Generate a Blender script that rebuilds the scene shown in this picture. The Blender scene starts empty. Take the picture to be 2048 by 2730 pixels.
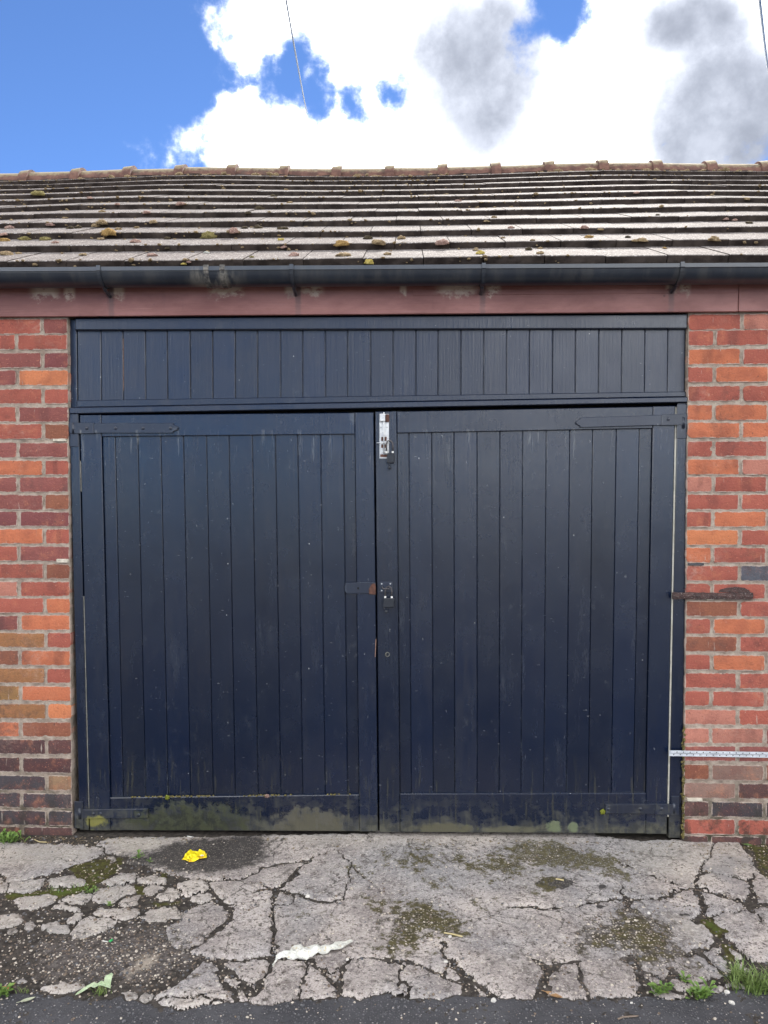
import bpy, bmesh, math, random
import numpy as np
from mathutils import Vector, noise as mnoise
from mathutils.bvhtree import BVHTree
from mathutils.geometry import delaunay_2d_cdt

random.seed(7)
RNG = np.random.default_rng(7)
SC = bpy.context.scene
COL = SC.collection

# ------------------------------------------------------------------ camera
CAM_H, CAM_D = 1.458, 3.2243
PITCH, YAW = math.radians(-1.3206), math.radians(-1.7438)
FPX, PW, PH = 2051.0, 2048.0, 2730.0
cam = bpy.data.cameras.new('camera')
cam.sensor_fit = 'VERTICAL'
cam.sensor_height = 36.0
cam.sensor_width = 27.0
cam.lens = FPX / PH * 36.0
cam.clip_start = 0.05
cam.clip_end = 5000
camo = bpy.data.objects.new('camera', cam)
COL.objects.link(camo)
camo.location = (0, -CAM_D, CAM_H)
camo.rotation_euler = (math.radians(90) + PITCH, 0, -YAW)
SC.camera = camo

# ------------------------------------------------------------------ light
SUN_EL, SUN_AZ = math.radians(43.0), math.radians(14.0)     # azimuth from +Y (behind the garage) towards +X
SKY_STRENGTH = 0.050
CLOUD_STRENGTH = 1.05
SC.view_settings.view_transform = 'Standard'
SC.view_settings.look = 'None'
SC.view_settings.exposure = 2.25
SC.view_settings.gamma = 1.0
SC.view_settings.use_curve_mapping = False
sun = bpy.data.lights.new('sun', 'SUN')
sun.energy = 2.0
sun.angle = math.radians(0.53)
sun.color = (1.0, 0.95, 0.88)
suno = bpy.data.objects.new('sun', sun)
COL.objects.link(suno)
sd = Vector((math.sin(SUN_AZ) * math.cos(SUN_EL), math.cos(SUN_AZ) * math.cos(SUN_EL), math.sin(SUN_EL)))
suno.rotation_euler = sd.to_track_quat('Z', 'Y').to_euler()
suno.location = sd * 30


# ------------------------------------------------------------------ pixel -> place helpers
def ray(px, py):
    """direction through a measured point of the photograph (world space, y = 1 forward scale)"""
    cp, sp, cy, sy = math.cos(PITCH), math.sin(PITCH), math.cos(YAW), math.sin(YAW)
    f = Vector((sy * cp, cy * cp, sp)); r = Vector((cy, -sy, 0)); u = r.cross(f)
    return f + r * ((px - PW / 2) / FPX) - u * ((py - PH / 2) / FPX)

CAMP = Vector((0, -CAM_D, CAM_H))

def P(px, py, Y=0.0):
    d = ray(px, py)
    return CAMP + d * ((Y - CAMP.y) / d.y)

def G(px, py, z=0.0):
    d = ray(px, py)
    return CAMP + d * ((z - CAMP.z) / d.z)


# ------------------------------------------------------------------ node helper
class NT:
    def __init__(s, tree):
        s.t = tree; s.n = tree.nodes; s.l = tree.links
    def new(s, typ, **kw):
        n = s.n.new(typ)
        for k, v in kw.items(): setattr(n, k, v)
        return n
    def put(s, sock, v):
        if isinstance(v, bpy.types.NodeSocket): s.l.new(v, sock)
        elif v is not None:
            if isinstance(v, tuple) and len(v) == 3 and sock.type == 'RGBA': v = v + (1,)
            sock.default_value = v
    def math(s, op, a, b=None, c=None, clamp=False):
        n = s.new('ShaderNodeMath', operation=op, use_clamp=clamp)
        s.put(n.inputs[0], a)
        if b is not None: s.put(n.inputs[1], b)
        if c is not None: s.put(n.inputs[2], c)
        return n.outputs[0]
    def vmath(s, op, a, b=None):
        n = s.new('ShaderNodeVectorMath', operation=op)
        s.put(n.inputs[0], a)
        if b is not None: s.put(n.inputs[1], b)
        return n.outputs[0]
    def map(s, x, a, b, c=0.0, d=1.0, smooth=True):
        n = s.new('ShaderNodeMapRange', interpolation_type='SMOOTHSTEP' if smooth else 'LINEAR')
        s.put(n.inputs[0], x)
        for i, v in enumerate((a, b, c, d)): s.put(n.inputs[i + 1], v)
        return n.outputs[0]
    def mix(s, f, a, b, blend='MIX'):
        n = s.new('ShaderNodeMix', data_type='RGBA', blend_type=blend, clamp_factor=True)
        s.put(n.inputs[0], f); s.put(n.inputs[6], a); s.put(n.inputs[7], b)
        return n.outputs[2]
    def fmix(s, f, a, b):
        n = s.new('ShaderNodeMix', data_type='FLOAT', clamp_factor=True)
        s.put(n.inputs[0], f); s.put(n.inputs[2], a); s.put(n.inputs[3], b)
        return n.outputs[0]
    def noise(s, vec, scale, detail=4.0, rough=0.55, dist=0.0, out=0):
        n = s.new('ShaderNodeTexNoise')
        s.put(n.inputs['Vector'], vec)
        n.inputs['Scale'].default_value = scale; n.inputs['Detail'].default_value = detail
        n.inputs['Roughness'].default_value = rough; n.inputs['Distortion'].default_value = dist
        return n.outputs[out]
    def vor(s, vec, scale, feature='F1', out='Distance', rnd=1.0):
        n = s.new('ShaderNodeTexVoronoi', feature=feature)
        s.put(n.inputs['Vector'], vec); n.inputs['Scale'].default_value = scale
        n.inputs['Randomness'].default_value = rnd
        return n.outputs[out]
    def sep(s, v):
        n = s.new('ShaderNodeSeparateXYZ'); s.put(n.inputs[0], v); return n.outputs
    def comb(s, x, y, z):
        n = s.new('ShaderNodeCombineXYZ')
        for i, v in enumerate((x, y, z)): s.put(n.inputs[i], v)
        return n.outputs[0]
    def scale(s, v, sc):
        return s.vmath('MULTIPLY', v, sc)
    def attr(s, name):
        return s.new('ShaderNodeAttribute', attribute_name=name).outputs['Fac']
    def ramp(s, f, stops):
        n = s.new('ShaderNodeValToRGB'); s.put(n.inputs[0], f)
        e = n.color_ramp.elements
        while len(e) < len(stops): e.new(0.5)
        for i, (p, c) in enumerate(stops):
            e[i].position = p; e[i].color = c + (1,)
        return n.outputs[0]


def material(name):
    m = bpy.data.materials.new(name); m.use_nodes = True
    m.node_tree.nodes.clear()
    k = NT(m.node_tree)
    out = k.new('ShaderNodeOutputMaterial'); b = k.new('ShaderNodeBsdfPrincipled')
    k.l.new(b.outputs[0], out.inputs[0])
    k.bsdf = b
    k.pos = k.new('ShaderNodeNewGeometry').outputs['Position']
    def finish(color, rough=0.8, bump=None, dist=0.002, strength=1.0, metallic=0.0, spec=None):
        k.put(b.inputs['Base Color'], color); k.put(b.inputs['Roughness'], rough); k.put(b.inputs['Metallic'], metallic)
        if spec is not None: k.put(b.inputs['Specular IOR Level'], spec)
        if bump is not None:
            bn = k.new('ShaderNodeBump'); bn.inputs['Distance'].default_value = dist
            k.put(bn.inputs['Strength'], strength); k.put(bn.inputs['Height'], bump)
            k.l.new(bn.outputs[0], b.inputs['Normal'])
        return m
    k.finish = finish
    return k


def lin(r, g, b, f=1.0):
    def c(v):
        v /= 255.0
        return v / 12.92 if v <= 0.04045 else ((v + 0.055) / 1.055) ** 2.4
    return (c(r) * f, c(g) * f, c(b) * f)


# ------------------------------------------------------------------ sky
world = bpy.data.worlds.new('World'); SC.world = world; world.use_nodes = True
wt = world.node_tree; wt.nodes.clear()
k = NT(wt)
wout = k.new('ShaderNodeOutputWorld')
sky = k.new('ShaderNodeTexSky', sky_type='NISHITA')
sky.sun_disc = False
sky.sun_elevation = SUN_EL; sky.sun_rotation = SUN_AZ
sky.air_density = 0.50; sky.dust_density = 0.0; sky.ozone_density = 8.0; sky.altitude = 0
bg_sky = k.new('ShaderNodeBackground'); bg_sky.inputs[1].default_value = SKY_STRENGTH
k.l.new(sky.outputs[0], bg_sky.inputs[0])
dirv = k.new('ShaderNodeTexCoord').outputs['Generated']
dx, dy, dz = k.sep(dirv)
ysafe = k.math('MAXIMUM', dy, 0.08)
wob = k.noise(dirv, 9.0, 8.0, 0.6, out=1)
wob = k.vmath('SUBTRACT', wob, (0.5, 0.5, 0.5))
wx, wy, wz = k.sep(wob)
U = k.math('DIVIDE', dx, ysafe); W_ = k.math('DIVIDE', dz, ysafe)
Uw = k.math('MULTIPLY_ADD', wx, 0.10, U); Ww = k.math('MULTIPLY_ADD', wy, 0.10, W_)

def uw(px, py):
    d = ray(px, py); return d.x / d.y, d.z / d.y

def ellipse(cx, cy, rx, ry, warp=True):
    """1 at the centre of a cloud mass, 0 on its rim (place given by its direction in the sky)"""
    u0, w0 = uw(cx, cy); a = rx / FPX * 1.02; b = ry / FPX * 1.15
    uu = k.math('DIVIDE', k.math('SUBTRACT', Uw if warp else U, u0), a)
    ww = k.math('DIVIDE', k.math('SUBTRACT', Ww if warp else W_, w0), b)
    r = k.math('SQRT', k.math('ADD', k.math('MULTIPLY', uu, uu), k.math('MULTIPLY', ww, ww)))
    return k.math('MULTIPLY', k.math('SUBTRACT', 1.0, r), min(a, b) / 0.12)

field = None
for c in [(1150, 150, 330, 420), (760, 70, 190, 110), (640, 130, 70, 60), (700, 380, 190, 140), (560, 430, 60, 110), (900, 330, 190, 150), (1080, 420, 600, 150),
          (1280, 330, 260, 260), (1640, 270, 330, 190), (1740, 60, 170, 170), (1900, 150, 260, 330), (2150, 150, 250, 240),
          (1400, 60, 50, 40), (1850, 430, 130, 130), (1300, 700, 1000, 260)]:
    e = ellipse(*c)
    field = e if field is None else k.math('MAXIMUM', field, e)
for c in [(775, 205, 75, 48), (850, 240, 50, 45), (940, 285, 26, 26), (1055, 255, 14, 14), (1490, 15, 85, 75), (1420, 85, 30, 25)]:
    e = ellipse(*c)
    field = k.math('MINIMUM', field, k.math('MULTIPLY', e, -1.0))
fb = k.noise(dirv, 20.0, 10.0, 0.60)
fld_view = k.math('MULTIPLY_ADD', k.math('SUBTRACT', fb, 0.5), 0.75, field)
far = k.noise(dirv, 2.1, 10.0, 0.58)
fld_far = k.math('MULTIPLY', k.math('SUBTRACT', far, 0.495), 5.0)
inv = k.math('MULTIPLY', k.map(k.math('ABSOLUTE', U), 0.65, 1.0, 1.0, 0.0), k.math('MULTIPLY', k.map(W_, 0.72, 1.1, 1.0, 0.0), k.map(dy, 0.2, 0.5)))
fld = k.fmix(inv, fld_far, fld_view)
dens = k.math('POWER', k.map(fld, -0.13, 0.22), 2.3)
# grey undersides
grey = None
for c in [(1285, 190, 190, 240), (2040, 350, 340, 230), (1885, 85, 170, 130), (1370, 90, 90, 130)]:
    e = k.map(ellipse(*c), -0.30, 0.40)
    grey = e if grey is None else k.math('MAXIMUM', grey, e)
gn = k.noise(dirv, 11.0, 8.0, 0.6)
grey = k.math('MULTIPLY', grey, k.math('MULTIPLY', k.map(gn, 0.28, 0.62, 0.80, 1.0), k.map(k.noise(dirv, 8.0, 6.0, 0.6), 0.34, 0.62, 0.78, 1.0)))
gfar = k.map(k.noise(dirv, 3.4, 6.0, 0.55), 0.54, 0.78)
grey = k.math('MINIMUM', k.fmix(inv, gfar, grey), 1.0)
ccol = k.scale(k.mix(grey, (1.0, 1.0, 1.0), (0.84, 0.92, 1.12)), k.comb(*[k.math('POWER', 0.100, grey)] * 3))
bg_c = k.new('ShaderNodeBackground'); k.put(bg_c.inputs[0], ccol); bg_c.inputs[1].default_value = CLOUD_STRENGTH
mx = k.new('ShaderNodeMixShader')
k.put(mx.inputs[0], dens); k.l.new(bg_sky.outputs[0], mx.inputs[1]); k.l.new(bg_c.outputs[0], mx.inputs[2])
k.l.new(mx.outputs[0], wout.inputs[0])


# ------------------------------------------------------------------ object helpers
def link(name, me, mat=None, parent=None, smooth=False):
    o = bpy.data.objects.new(name, me); COL.objects.link(o)
    if mat is not None:
        for m in (mat if isinstance(mat, (list, tuple)) else [mat]): me.materials.append(m)
    if parent is not None: o.parent = parent
    if smooth: me.polygons.foreach_set('use_smooth', [True] * len(me.polygons))
    return o

def tag(o, label=None, cat=None, group=None, kind=None):
    if label: o['label'] = label
    if cat: o['category'] = cat
    if group: o['group'] = group
    if kind: o['kind'] = kind
    return o

def empty(name, loc):
    o = bpy.data.objects.new(name, None); COL.objects.link(o); o.location = loc; o.empty_display_size = 0.1
    return o

def bm_me(bm, name='mesh'):
    me = bpy.data.meshes.new(name); bmesh.ops.recalc_face_normals(bm, faces=bm.faces); bm.to_mesh(me); bm.free(); return me

def slab(poly, y0, y1, bev=0.002, bm=None):
    """prism: outline in x,z (counter-clockwise), from y0 (front) to y1 (back); chamfered front edges"""
    bm = bm or bmesh.new()
    a = [bm.verts.new((x, y0, z)) for x, z in poly]; b = [bm.verts.new((x, y1, z)) for x, z in poly]
    fs = [bm.faces.new(a), bm.faces.new(b[::-1])]
    n = len(a)
    for i in range(n): fs.append(bm.faces.new((a[i], b[i], b[(i + 1) % n], a[(i + 1) % n])))
    if bev:
        es = [e for e in fs[0].edges]
        bmesh.ops.bevel(bm, geom=es, offset=bev, segments=1, affect='EDGES', profile=0.5)
    return bm

def box(x0, x1, y0, y1, z0, z1, bev=0.0, bm=None):
    bm = bm or bmesh.new()
    r = bmesh.ops.create_cube(bm, size=1.0)
    for v in r['verts']:
        v.co.x = x0 + (v.co.x + 0.5) * (x1 - x0); v.co.y = y0 + (v.co.y + 0.5) * (y1 - y0); v.co.z = z0 + (v.co.z + 0.5) * (z1 - z0)
    if bev:
        es = list({e for v in r['verts'] for e in v.link_edges})
        bmesh.ops.bevel(bm, geom=es, offset=bev, segments=1, affect='EDGES')
    return bm

def tube(pts, r, seg=8, bm=None, taper=None, flat=1.0):
    bm = bm or bmesh.new(); pts = [Vector(p) for p in pts]; rings = []
    up = Vector((0.13, 0.37, 0.92))
    for i, p in enumerate(pts):
        t = (pts[min(i + 1, len(pts) - 1)] - pts[max(i - 1, 0)]).normalized()
        n = t.cross(up)
        if n.length < 1e-3: n = t.cross(Vector((1, 0, 0)))
        n.normalize(); b = t.cross(n)
        rr = r if taper is None else r * taper[i]
        rings.append([bm.verts.new(p + (n * math.cos(a) + b * math.sin(a) * flat) * rr) for a in [2 * math.pi * j / seg for j in range(seg)]])
    for i in range(len(rings) - 1):
        for j in range(seg):
            bm.faces.new((rings[i][j], rings[i][(j + 1) % seg], rings[i + 1][(j + 1) % seg], rings[i + 1][j]))
    bm.faces.new(rings[0][::-1]); bm.faces.new(rings[-1])
    return bm

def disc(x, z, y0, y1, r, seg=14, bm=None, bev=0.0):
    return slab([(x + r * math.cos(2 * math.pi * i / seg), z + r * math.sin(2 * math.pi * i / seg)) for i in range(seg)], y0, y1, bev, bm)

def fast_mesh(name, V, Q):
    me = bpy.data.meshes.new(name)
    V = np.asarray(V, dtype=np.float32); Q = np.asarray(Q, dtype=np.int32); n = Q.shape[1]
    me.vertices.add(len(V)); me.vertices.foreach_set('co', V.ravel())
    me.loops.add(Q.size); me.loops.foreach_set('vertex_index', Q.ravel())
    me.polygons.add(len(Q)); me.polygons.foreach_set('loop_start', np.arange(0, Q.size, n, dtype=np.int32))
    me.polygons.foreach_set('loop_total', np.full(len(Q), n, dtype=np.int32))
    me.update(calc_edges=True); me.validate()
    return me

def put_attr(me, name, a):
    at = me.attributes.new(name, 'FLOAT', 'POINT'); at.data.foreach_set('value', np.asarray(a, dtype=np.float32))


# ------------------------------------------------------------------ materials
def mat_brick():
    k = material('brick clay')
    oi = k.new('ShaderNodeObjectInfo')
    tc = k.new('ShaderNodeTexCoord')
    g = tc.outputs['Generated']; off = k.vmath('ADD', k.pos, k.comb(k.math('MULTIPLY', oi.outputs['Random'], 37.0), 0.0, 0.0))
    base = oi.outputs['Color']
    big = k.noise(off, 9.0, 4.0, 0.6)
    c = k.mix(k.map(big, 0.45, 0.72, 0.0, 0.75), base, k.mix(0.55, base, lin(120, 58, 52, 0.7)))
    c = k.mix(k.map(k.noise(off, 13.0, 5.0, 0.65), 0.52, 0.72, 0.0, 0.6), c, k.mix(0.5, base, lin(232, 150, 104, 0.75)))
    # kiln bands across the face: some bricks are duskier in the middle
    gx, gy, gz = k.sep(g)
    band = k.math('MULTIPLY', k.map(k.math('SINE', k.math('MULTIPLY_ADD', gx, 9.0, k.math('MULTIPLY', oi.outputs['Random'], 40.0))), 0.3, 0.9), k.map(k.noise(off, 3.0), 0.5, 0.62))
    c = k.mix(k.math('MULTIPLY', band, 0.45), c, k.mix(0.75, base, (0.055, 0.022, 0.022)))
    sp = k.noise(off, 210.0, 3.0, 0.6)
    c = k.mix(k.map(sp, 0.60, 0.72, 0.0, 0.55), c, (0.05, 0.028, 0.022))
    c = k.mix(k.map(k.noise(off, 150.0, 2.0), 0.62, 0.72, 0.0, 0.5), c, lin(226, 150, 118, 0.8))
    # lime smeared over the arrises
    edge = k.math('MINIMUM', k.math('MULTIPLY', k.math('MINIMUM', gx, k.math('SUBTRACT', 1.0, gx)), 3.2), k.math('MINIMUM', gz, k.math('SUBTRACT', 1.0, gz)))
    en = k.noise(off, 38.0, 5.0, 0.65)
    lime = k.map(k.math('SUBTRACT', k.math('MULTIPLY', en, 0.24), edge), 0.055, 0.085)
    drip = k.math('MULTIPLY', k.map(k.noise(k.scale(off, (60.0, 1.0, 9.0)), 1.0, 3.0), 0.66, 0.74), 0.8)
    lime = k.math('MAXIMUM', k.math('MULTIPLY', lime, 0.85), drip)
    lime = k.math('MULTIPLY', lime, k.map(k.noise(off, 6.0), 0.30, 0.5))
    c = k.mix(lime, c, lin(200, 182, 166, 0.78))
    # damp and dirt at the foot of the wall
    z = k.sep(k.pos)[2]
    low = k.math('MULTIPLY', k.map(z, 0.03, 0.30, 1.0, 0.0), k.map(k.noise(k.pos, 16.0, 6.0, 0.65), 0.46, 0.62))
    c = k.mix(k.math('MULTIPLY', low, 0.75), c, (0.024, 0.022, 0.016))
    wh = k.map(k.noise(k.pos, 70.0, 4.0), 0.70, 0.76)
    c = k.mix(k.math('MULTIPLY', wh, 0.6), c, lin(215, 205, 190, 0.8))
    c = k.mix(k.map(k.noise(off, 75.0, 4.0, 0.7), 0.62, 0.68, 0.0, 0.7), c, (0.055, 0.030, 0.026))
    soot = k.math('MULTIPLY', k.map(k.noise(k.pos, 3.2, 6.0, 0.65), 0.50, 0.70), k.map(k.noise(k.pos, 40.0, 4.0, 0.7), 0.35, 0.65))
    c = k.mix(k.math('MULTIPLY', soot, 0.68), c, (0.060, 0.038, 0.034))
    chalk = k.math('MULTIPLY', k.map(k.noise(k.vmath('ADD', k.pos, (5.0, 0.0, 3.0)), 4.0, 6.0, 0.65), 0.53, 0.70), k.map(k.noise(k.pos, 55.0, 4.0, 0.7), 0.40, 0.68))
    c = k.mix(k.math('MULTIPLY', chalk, 0.50), c, lin(206, 170, 150, 0.75))
    h = k.math('ADD', k.noise(off, 120.0, 5.0, 0.65), k.math('MULTIPLY', k.noise(off, 22.0, 3.0), 1.2))
    return k.finish(c, 0.88, h, 0.004, 0.9)

def mat_mortar():
    k = material('lime mortar')
    n = k.noise(k.pos, 24.0, 6.0, 0.65)
    c = k.mix(k.map(n, 0.3, 0.7), lin(150, 132, 116, 0.75), lin(196, 180, 162, 0.8))
    z = k.sep(k.pos)[2]
    c = k.mix(k.math('MULTIPLY', k.map(z, 0.0, 0.42, 1.0, 0.0), k.map(k.noise(k.pos, 9.0, 6.0, 0.7), 0.40, 0.62)), c, (0.05, 0.045, 0.025))
    c = k.mix(k.map(k.noise(k.pos, 180.0, 2.0), 0.62, 0.74, 0.0, 0.7), c, (0.07, 0.06, 0.05))
    c = k.mix(k.map(k.noise(k.pos, 5.0, 5.0), 0.60, 0.7, 0.0, 0.6), c, (0.10, 0.085, 0.07))
    return k.finish(c, 0.95, k.noise(k.pos, 90.0, 6.0, 0.7), 0.006, 1.0)

def mat_paint(name, a, b, rough=0.33, algae=True, chips=0.5, we=1.0):
    k = material(name)
    oi = k.new('ShaderNodeObjectInfo')
    p = k.vmath('ADD', k.pos, k.comb(0.0, k.math('MULTIPLY', oi.outputs['Random'], 23.0), k.math('MULTIPLY', oi.outputs['Random'], 11.0)))
    grain = k.noise(k.scale(p, (110.0, 4.0, 3.0)), 1.0, 5.0, 0.6)
    fine = k.noise(k.scale(p, (300.0, 30.0, 40.0)), 1.0, 3.0, 0.6)
    c = k.mix(k.map(k.noise(p, 2.2, 5.0, 0.6), 0.35, 0.7), a, b)
    c = k.mix(1.0, c, k.comb(*[k.map(oi.outputs['Random'], 0.0, 1.0, 0.80, 1.14, False)] * 3), 'MULTIPLY')
    gg, _, gz = k.sep(k.new('ShaderNodeTexCoord').outputs['Generated'])
    ee = k.math('MINIMUM', k.math('MINIMUM', gg, k.math('SUBTRACT', 1.0, gg)), k.math('MULTIPLY', k.math('SUBTRACT', 1.0, gz), 1.0 if we > 1 else 9.0))
    wear = k.math('MULTIPLY', k.map(ee, 0.012 * we, 0.034 * we, 1.0, 0.0), k.map(k.noise(k.scale(k.pos, (5.0, 3.0, 7.0)), 1.0, 6.0, 0.7), 0.48, 0.66))
    c = k.mix(k.math('MULTIPLY', wear, 0.55), c, (0.085, 0.095, 0.105))
    # chalky bloom running down the boards
    bloom = k.math('MULTIPLY', k.map(k.noise(k.scale(p, (14.0, 2.0, 2.2)), 1.0, 6.0, 0.65), 0.56, 0.80), k.map(fine, 0.35, 0.65))
    c = k.mix(k.math('MULTIPLY', bloom, 0.22), c, (0.11, 0.11, 0.105))
    # scuffs, pecks and bird lime
    sc1 = k.map(k.noise(k.scale(k.pos, (70.0, 9.0, 30.0)), 1.0, 4.0, 0.7), 0.69, 0.75)
    sc2 = k.map(k.noise(k.scale(k.pos, (45.0, 9.0, 120.0)), 1.0, 3.0, 0.6), 0.705, 0.75)
    v = k.vor(k.scale(k.pos, (1.0, 1.0, 0.8)), 17.0)
    vc = k.vor(k.scale(k.pos, (1.0, 1.0, 0.8)), 17.0, out='Color')
    dots = k.math('MULTIPLY', k.map(k.math('SUBTRACT', v, k.math('MULTIPLY', k.sep(vc)[1], 0.05)), 0.005, 0.022, 1.0, 0.0), k.map(k.sep(vc)[0], 0.70, 0.72))
    dots = k.math('MULTIPLY', dots, k.math('MULTIPLY_ADD', k.sep(vc)[2], 0.8, 0.1))
    smear = k.math('MULTIPLY', k.map(k.noise(k.pos, 5.5, 4.0), 0.48, 0.70), k.map(k.noise(k.scale(k.pos, (34.0, 9.0, 22.0)), 1.0, 7.0, 0.75), 0.52, 0.74))
    c = k.mix(k.math('MULTIPLY', smear, 0.28), c, (0.12, 0.125, 0.125))
    dust = k.math('MULTIPLY', k.map(k.noise(k.scale(p, (6.0, 1.0, 1.6)), 1.0, 4.0), 0.44, 0.72), k.map(k.noise(k.scale(p, (60.0, 9.0, 7.0)), 1.0, 5.0, 0.7), 0.35, 0.7))
    c = k.mix(k.math('MULTIPLY', dust, 0.24), c, (0.045, 0.042, 0.042))
    zt = k.sep(k.pos)[2]
    runs = k.math('MULTIPLY', k.map(zt, 1.50, 1.71), k.math('MULTIPLY', k.map(zt, 1.725, 1.735, 1.0, 0.0), k.map(k.noise(k.scale(k.pos, (32.0, 3.0, 3.0)), 1.0, 5.0, 0.7), 0.56, 0.70)))
    c = k.mix(k.math('MULTIPLY', runs, 0.55), c, (0.20, 0.20, 0.185))
    c = k.mix(k.math('MULTIPLY', k.math('MAXIMUM', sc1, sc2), chips), c, (0.24, 0.245, 0.235))
    c = k.mix(k.math('MULTIPLY', dots, 0.85), c, (0.5, 0.5, 0.46))
    r = k.math('ADD', rough, k.math('MULTIPLY', k.math('SUBTRACT', k.noise(p, 7.0, 4.0), 0.5), 0.22))
    r = k.math('ADD', r, k.math('MULTIPLY', bloom, 0.25))
    if algae:
        x, y, z = k.sep(k.pos)
        n1 = k.noise(k.scale(k.pos, (7.0, 7.0, 12.0)), 1.0, 7.0, 0.68)
        n2 = k.noise(k.scale(k.pos, (26.0, 12.0, 30.0)), 1.0, 6.0, 0.7)
        hgt = k.math('MULTIPLY_ADD', k.math('SUBTRACT', n1, 0.5), 0.26, k.math('MULTIPLY_ADD', k.math('SUBTRACT', n2, 0.5), 0.16, z))
        m = k.map(k.math('MULTIPLY_ADD', k.math('SUBTRACT', k.noise(k.scale(k.pos, (42.0, 9.0, 3.0)), 1.0, 4.0, 0.6), 0.5), 0.14, hgt), 0.025, 0.095, 1.0, 0.0)
        blot = k.math('MULTIPLY', k.map(k.noise(k.scale(k.pos, (13.0, 5.0, 18.0)), 1.0, 7.0, 0.7), 0.48, 0.62), k.map(z, 0.09, 0.21, 0.50, 0.0))
        m = k.math('MAXIMUM', m, blot)
        m = k.math('MULTIPLY', m, k.map(z, 0.15, 0.32, 1.0, 0.0))
        al = k.mix(k.map(n2, 0.38, 0.60), (0.013, 0.013, 0.008), (0.070, 0.065, 0.038))
        al = k.mix(k.map(k.noise(k.scale(k.pos, (7.0, 4.0, 12.0)), 1.0, 6.0, 0.65), 0.60, 0.68, 0.0, 0.8), al, (0.125, 0.125, 0.030))
        al = k.mix(k.map(k.noise(k.scale(k.pos, (60.0, 9.0, 24.0)), 1.0, 4.0, 0.7), 0.58, 0.64, 0.0, 0.9), al, (0.012, 0.013, 0.014))
        c = k.mix(k.math('MULTIPLY', m, 0.85), c, al)
        def patch(cx, cz, rx, rz, col, lo=0.25, hi=0.85):
            d2 = k.math('ADD', k.math('POWER', k.math('ABSOLUTE', k.math('DIVIDE', k.math('SUBTRACT', x, cx), rx)), 2.0), k.math('POWER', k.math('ABSOLUTE', k.math('DIVIDE', k.math('SUBTRACT', z, cz), rz)), 2.0))
            f_ = k.map(k.math('MULTIPLY_ADD', k.math('SUBTRACT', n2, 0.5), 2.4, k.math('SUBTRACT', 1.0, k.math('MULTIPLY', d2, 0.6))), lo, hi)
            return k.math('MULTIPLY', f_, 0.9), col
        for a_ in ((-.93, .055, .27, .085, k.mix(k.map(n2, .4, .6), (0.008, 0.010, 0.004), (0.030, 0.034, 0.011))), (-.42, .05, .16, .07, (0.070, 0.063, 0.040)), (-1.335, .052, .05, .03, (0.19, 0.175, 0.035)), (.62, .055, .035, .028, (0.125, 0.145, 0.075)), (.70, .05, .022, .022, (0.120, 0.140, 0.075)), (.16, .038, .16, .024, (0.080, 0.073, 0.042)), (.45, .035, .14, .018, (0.085, 0.080, 0.050))):
            f_, cl_ = patch(*a_)
            c = k.mix(f_, c, cl_)
            r = k.math('MAXIMUM', r, k.math('MULTIPLY', f_, 0.9))
        r = k.math('ADD', r, k.math('MULTIPLY', m, 0.5))
        # thin green lines low in the joints
        gj = k.math('MULTIPLY', k.map(z, 0.18, 0.40, 1.0, 0.0), k.map(k.noise(k.scale(k.pos, (90.0, 10.0, 6.0)), 1.0, 3.0), 0.58, 0.70))
        c = k.mix(k.math('MULTIPLY', gj, 0.35), c, (0.075, 0.07, 0.035))
    h = k.math('ADD', k.math('MULTIPLY', grain, 0.8), k.math('MULTIPLY', fine, 0.35))
    return k.finish(c, r, h, 0.0016, 0.75, spec=0.72)

def mat_simple(name, a, b, scale=30.0, rough=0.7, bumpd=0.002, metallic=0.0, spec=None, speck=None):
    k = material(name)
    n = k.noise(k.pos, scale, 6.0, 0.65)
    c = k.mix(k.map(n, 0.32, 0.68), a, b)
    if speck: c = k.mix(k.map(k.noise(k.pos, scale * 7, 3.0), 0.60, 0.70, 0.0, 0.8), c, speck)
    return k.finish(c, k.math('MULTIPLY_ADD', k.math('SUBTRACT', n, 0.5), 0.2, rough), k.noise(k.pos, scale * 5, 5.0, 0.65), bumpd, 0.8, metallic, spec)

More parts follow.
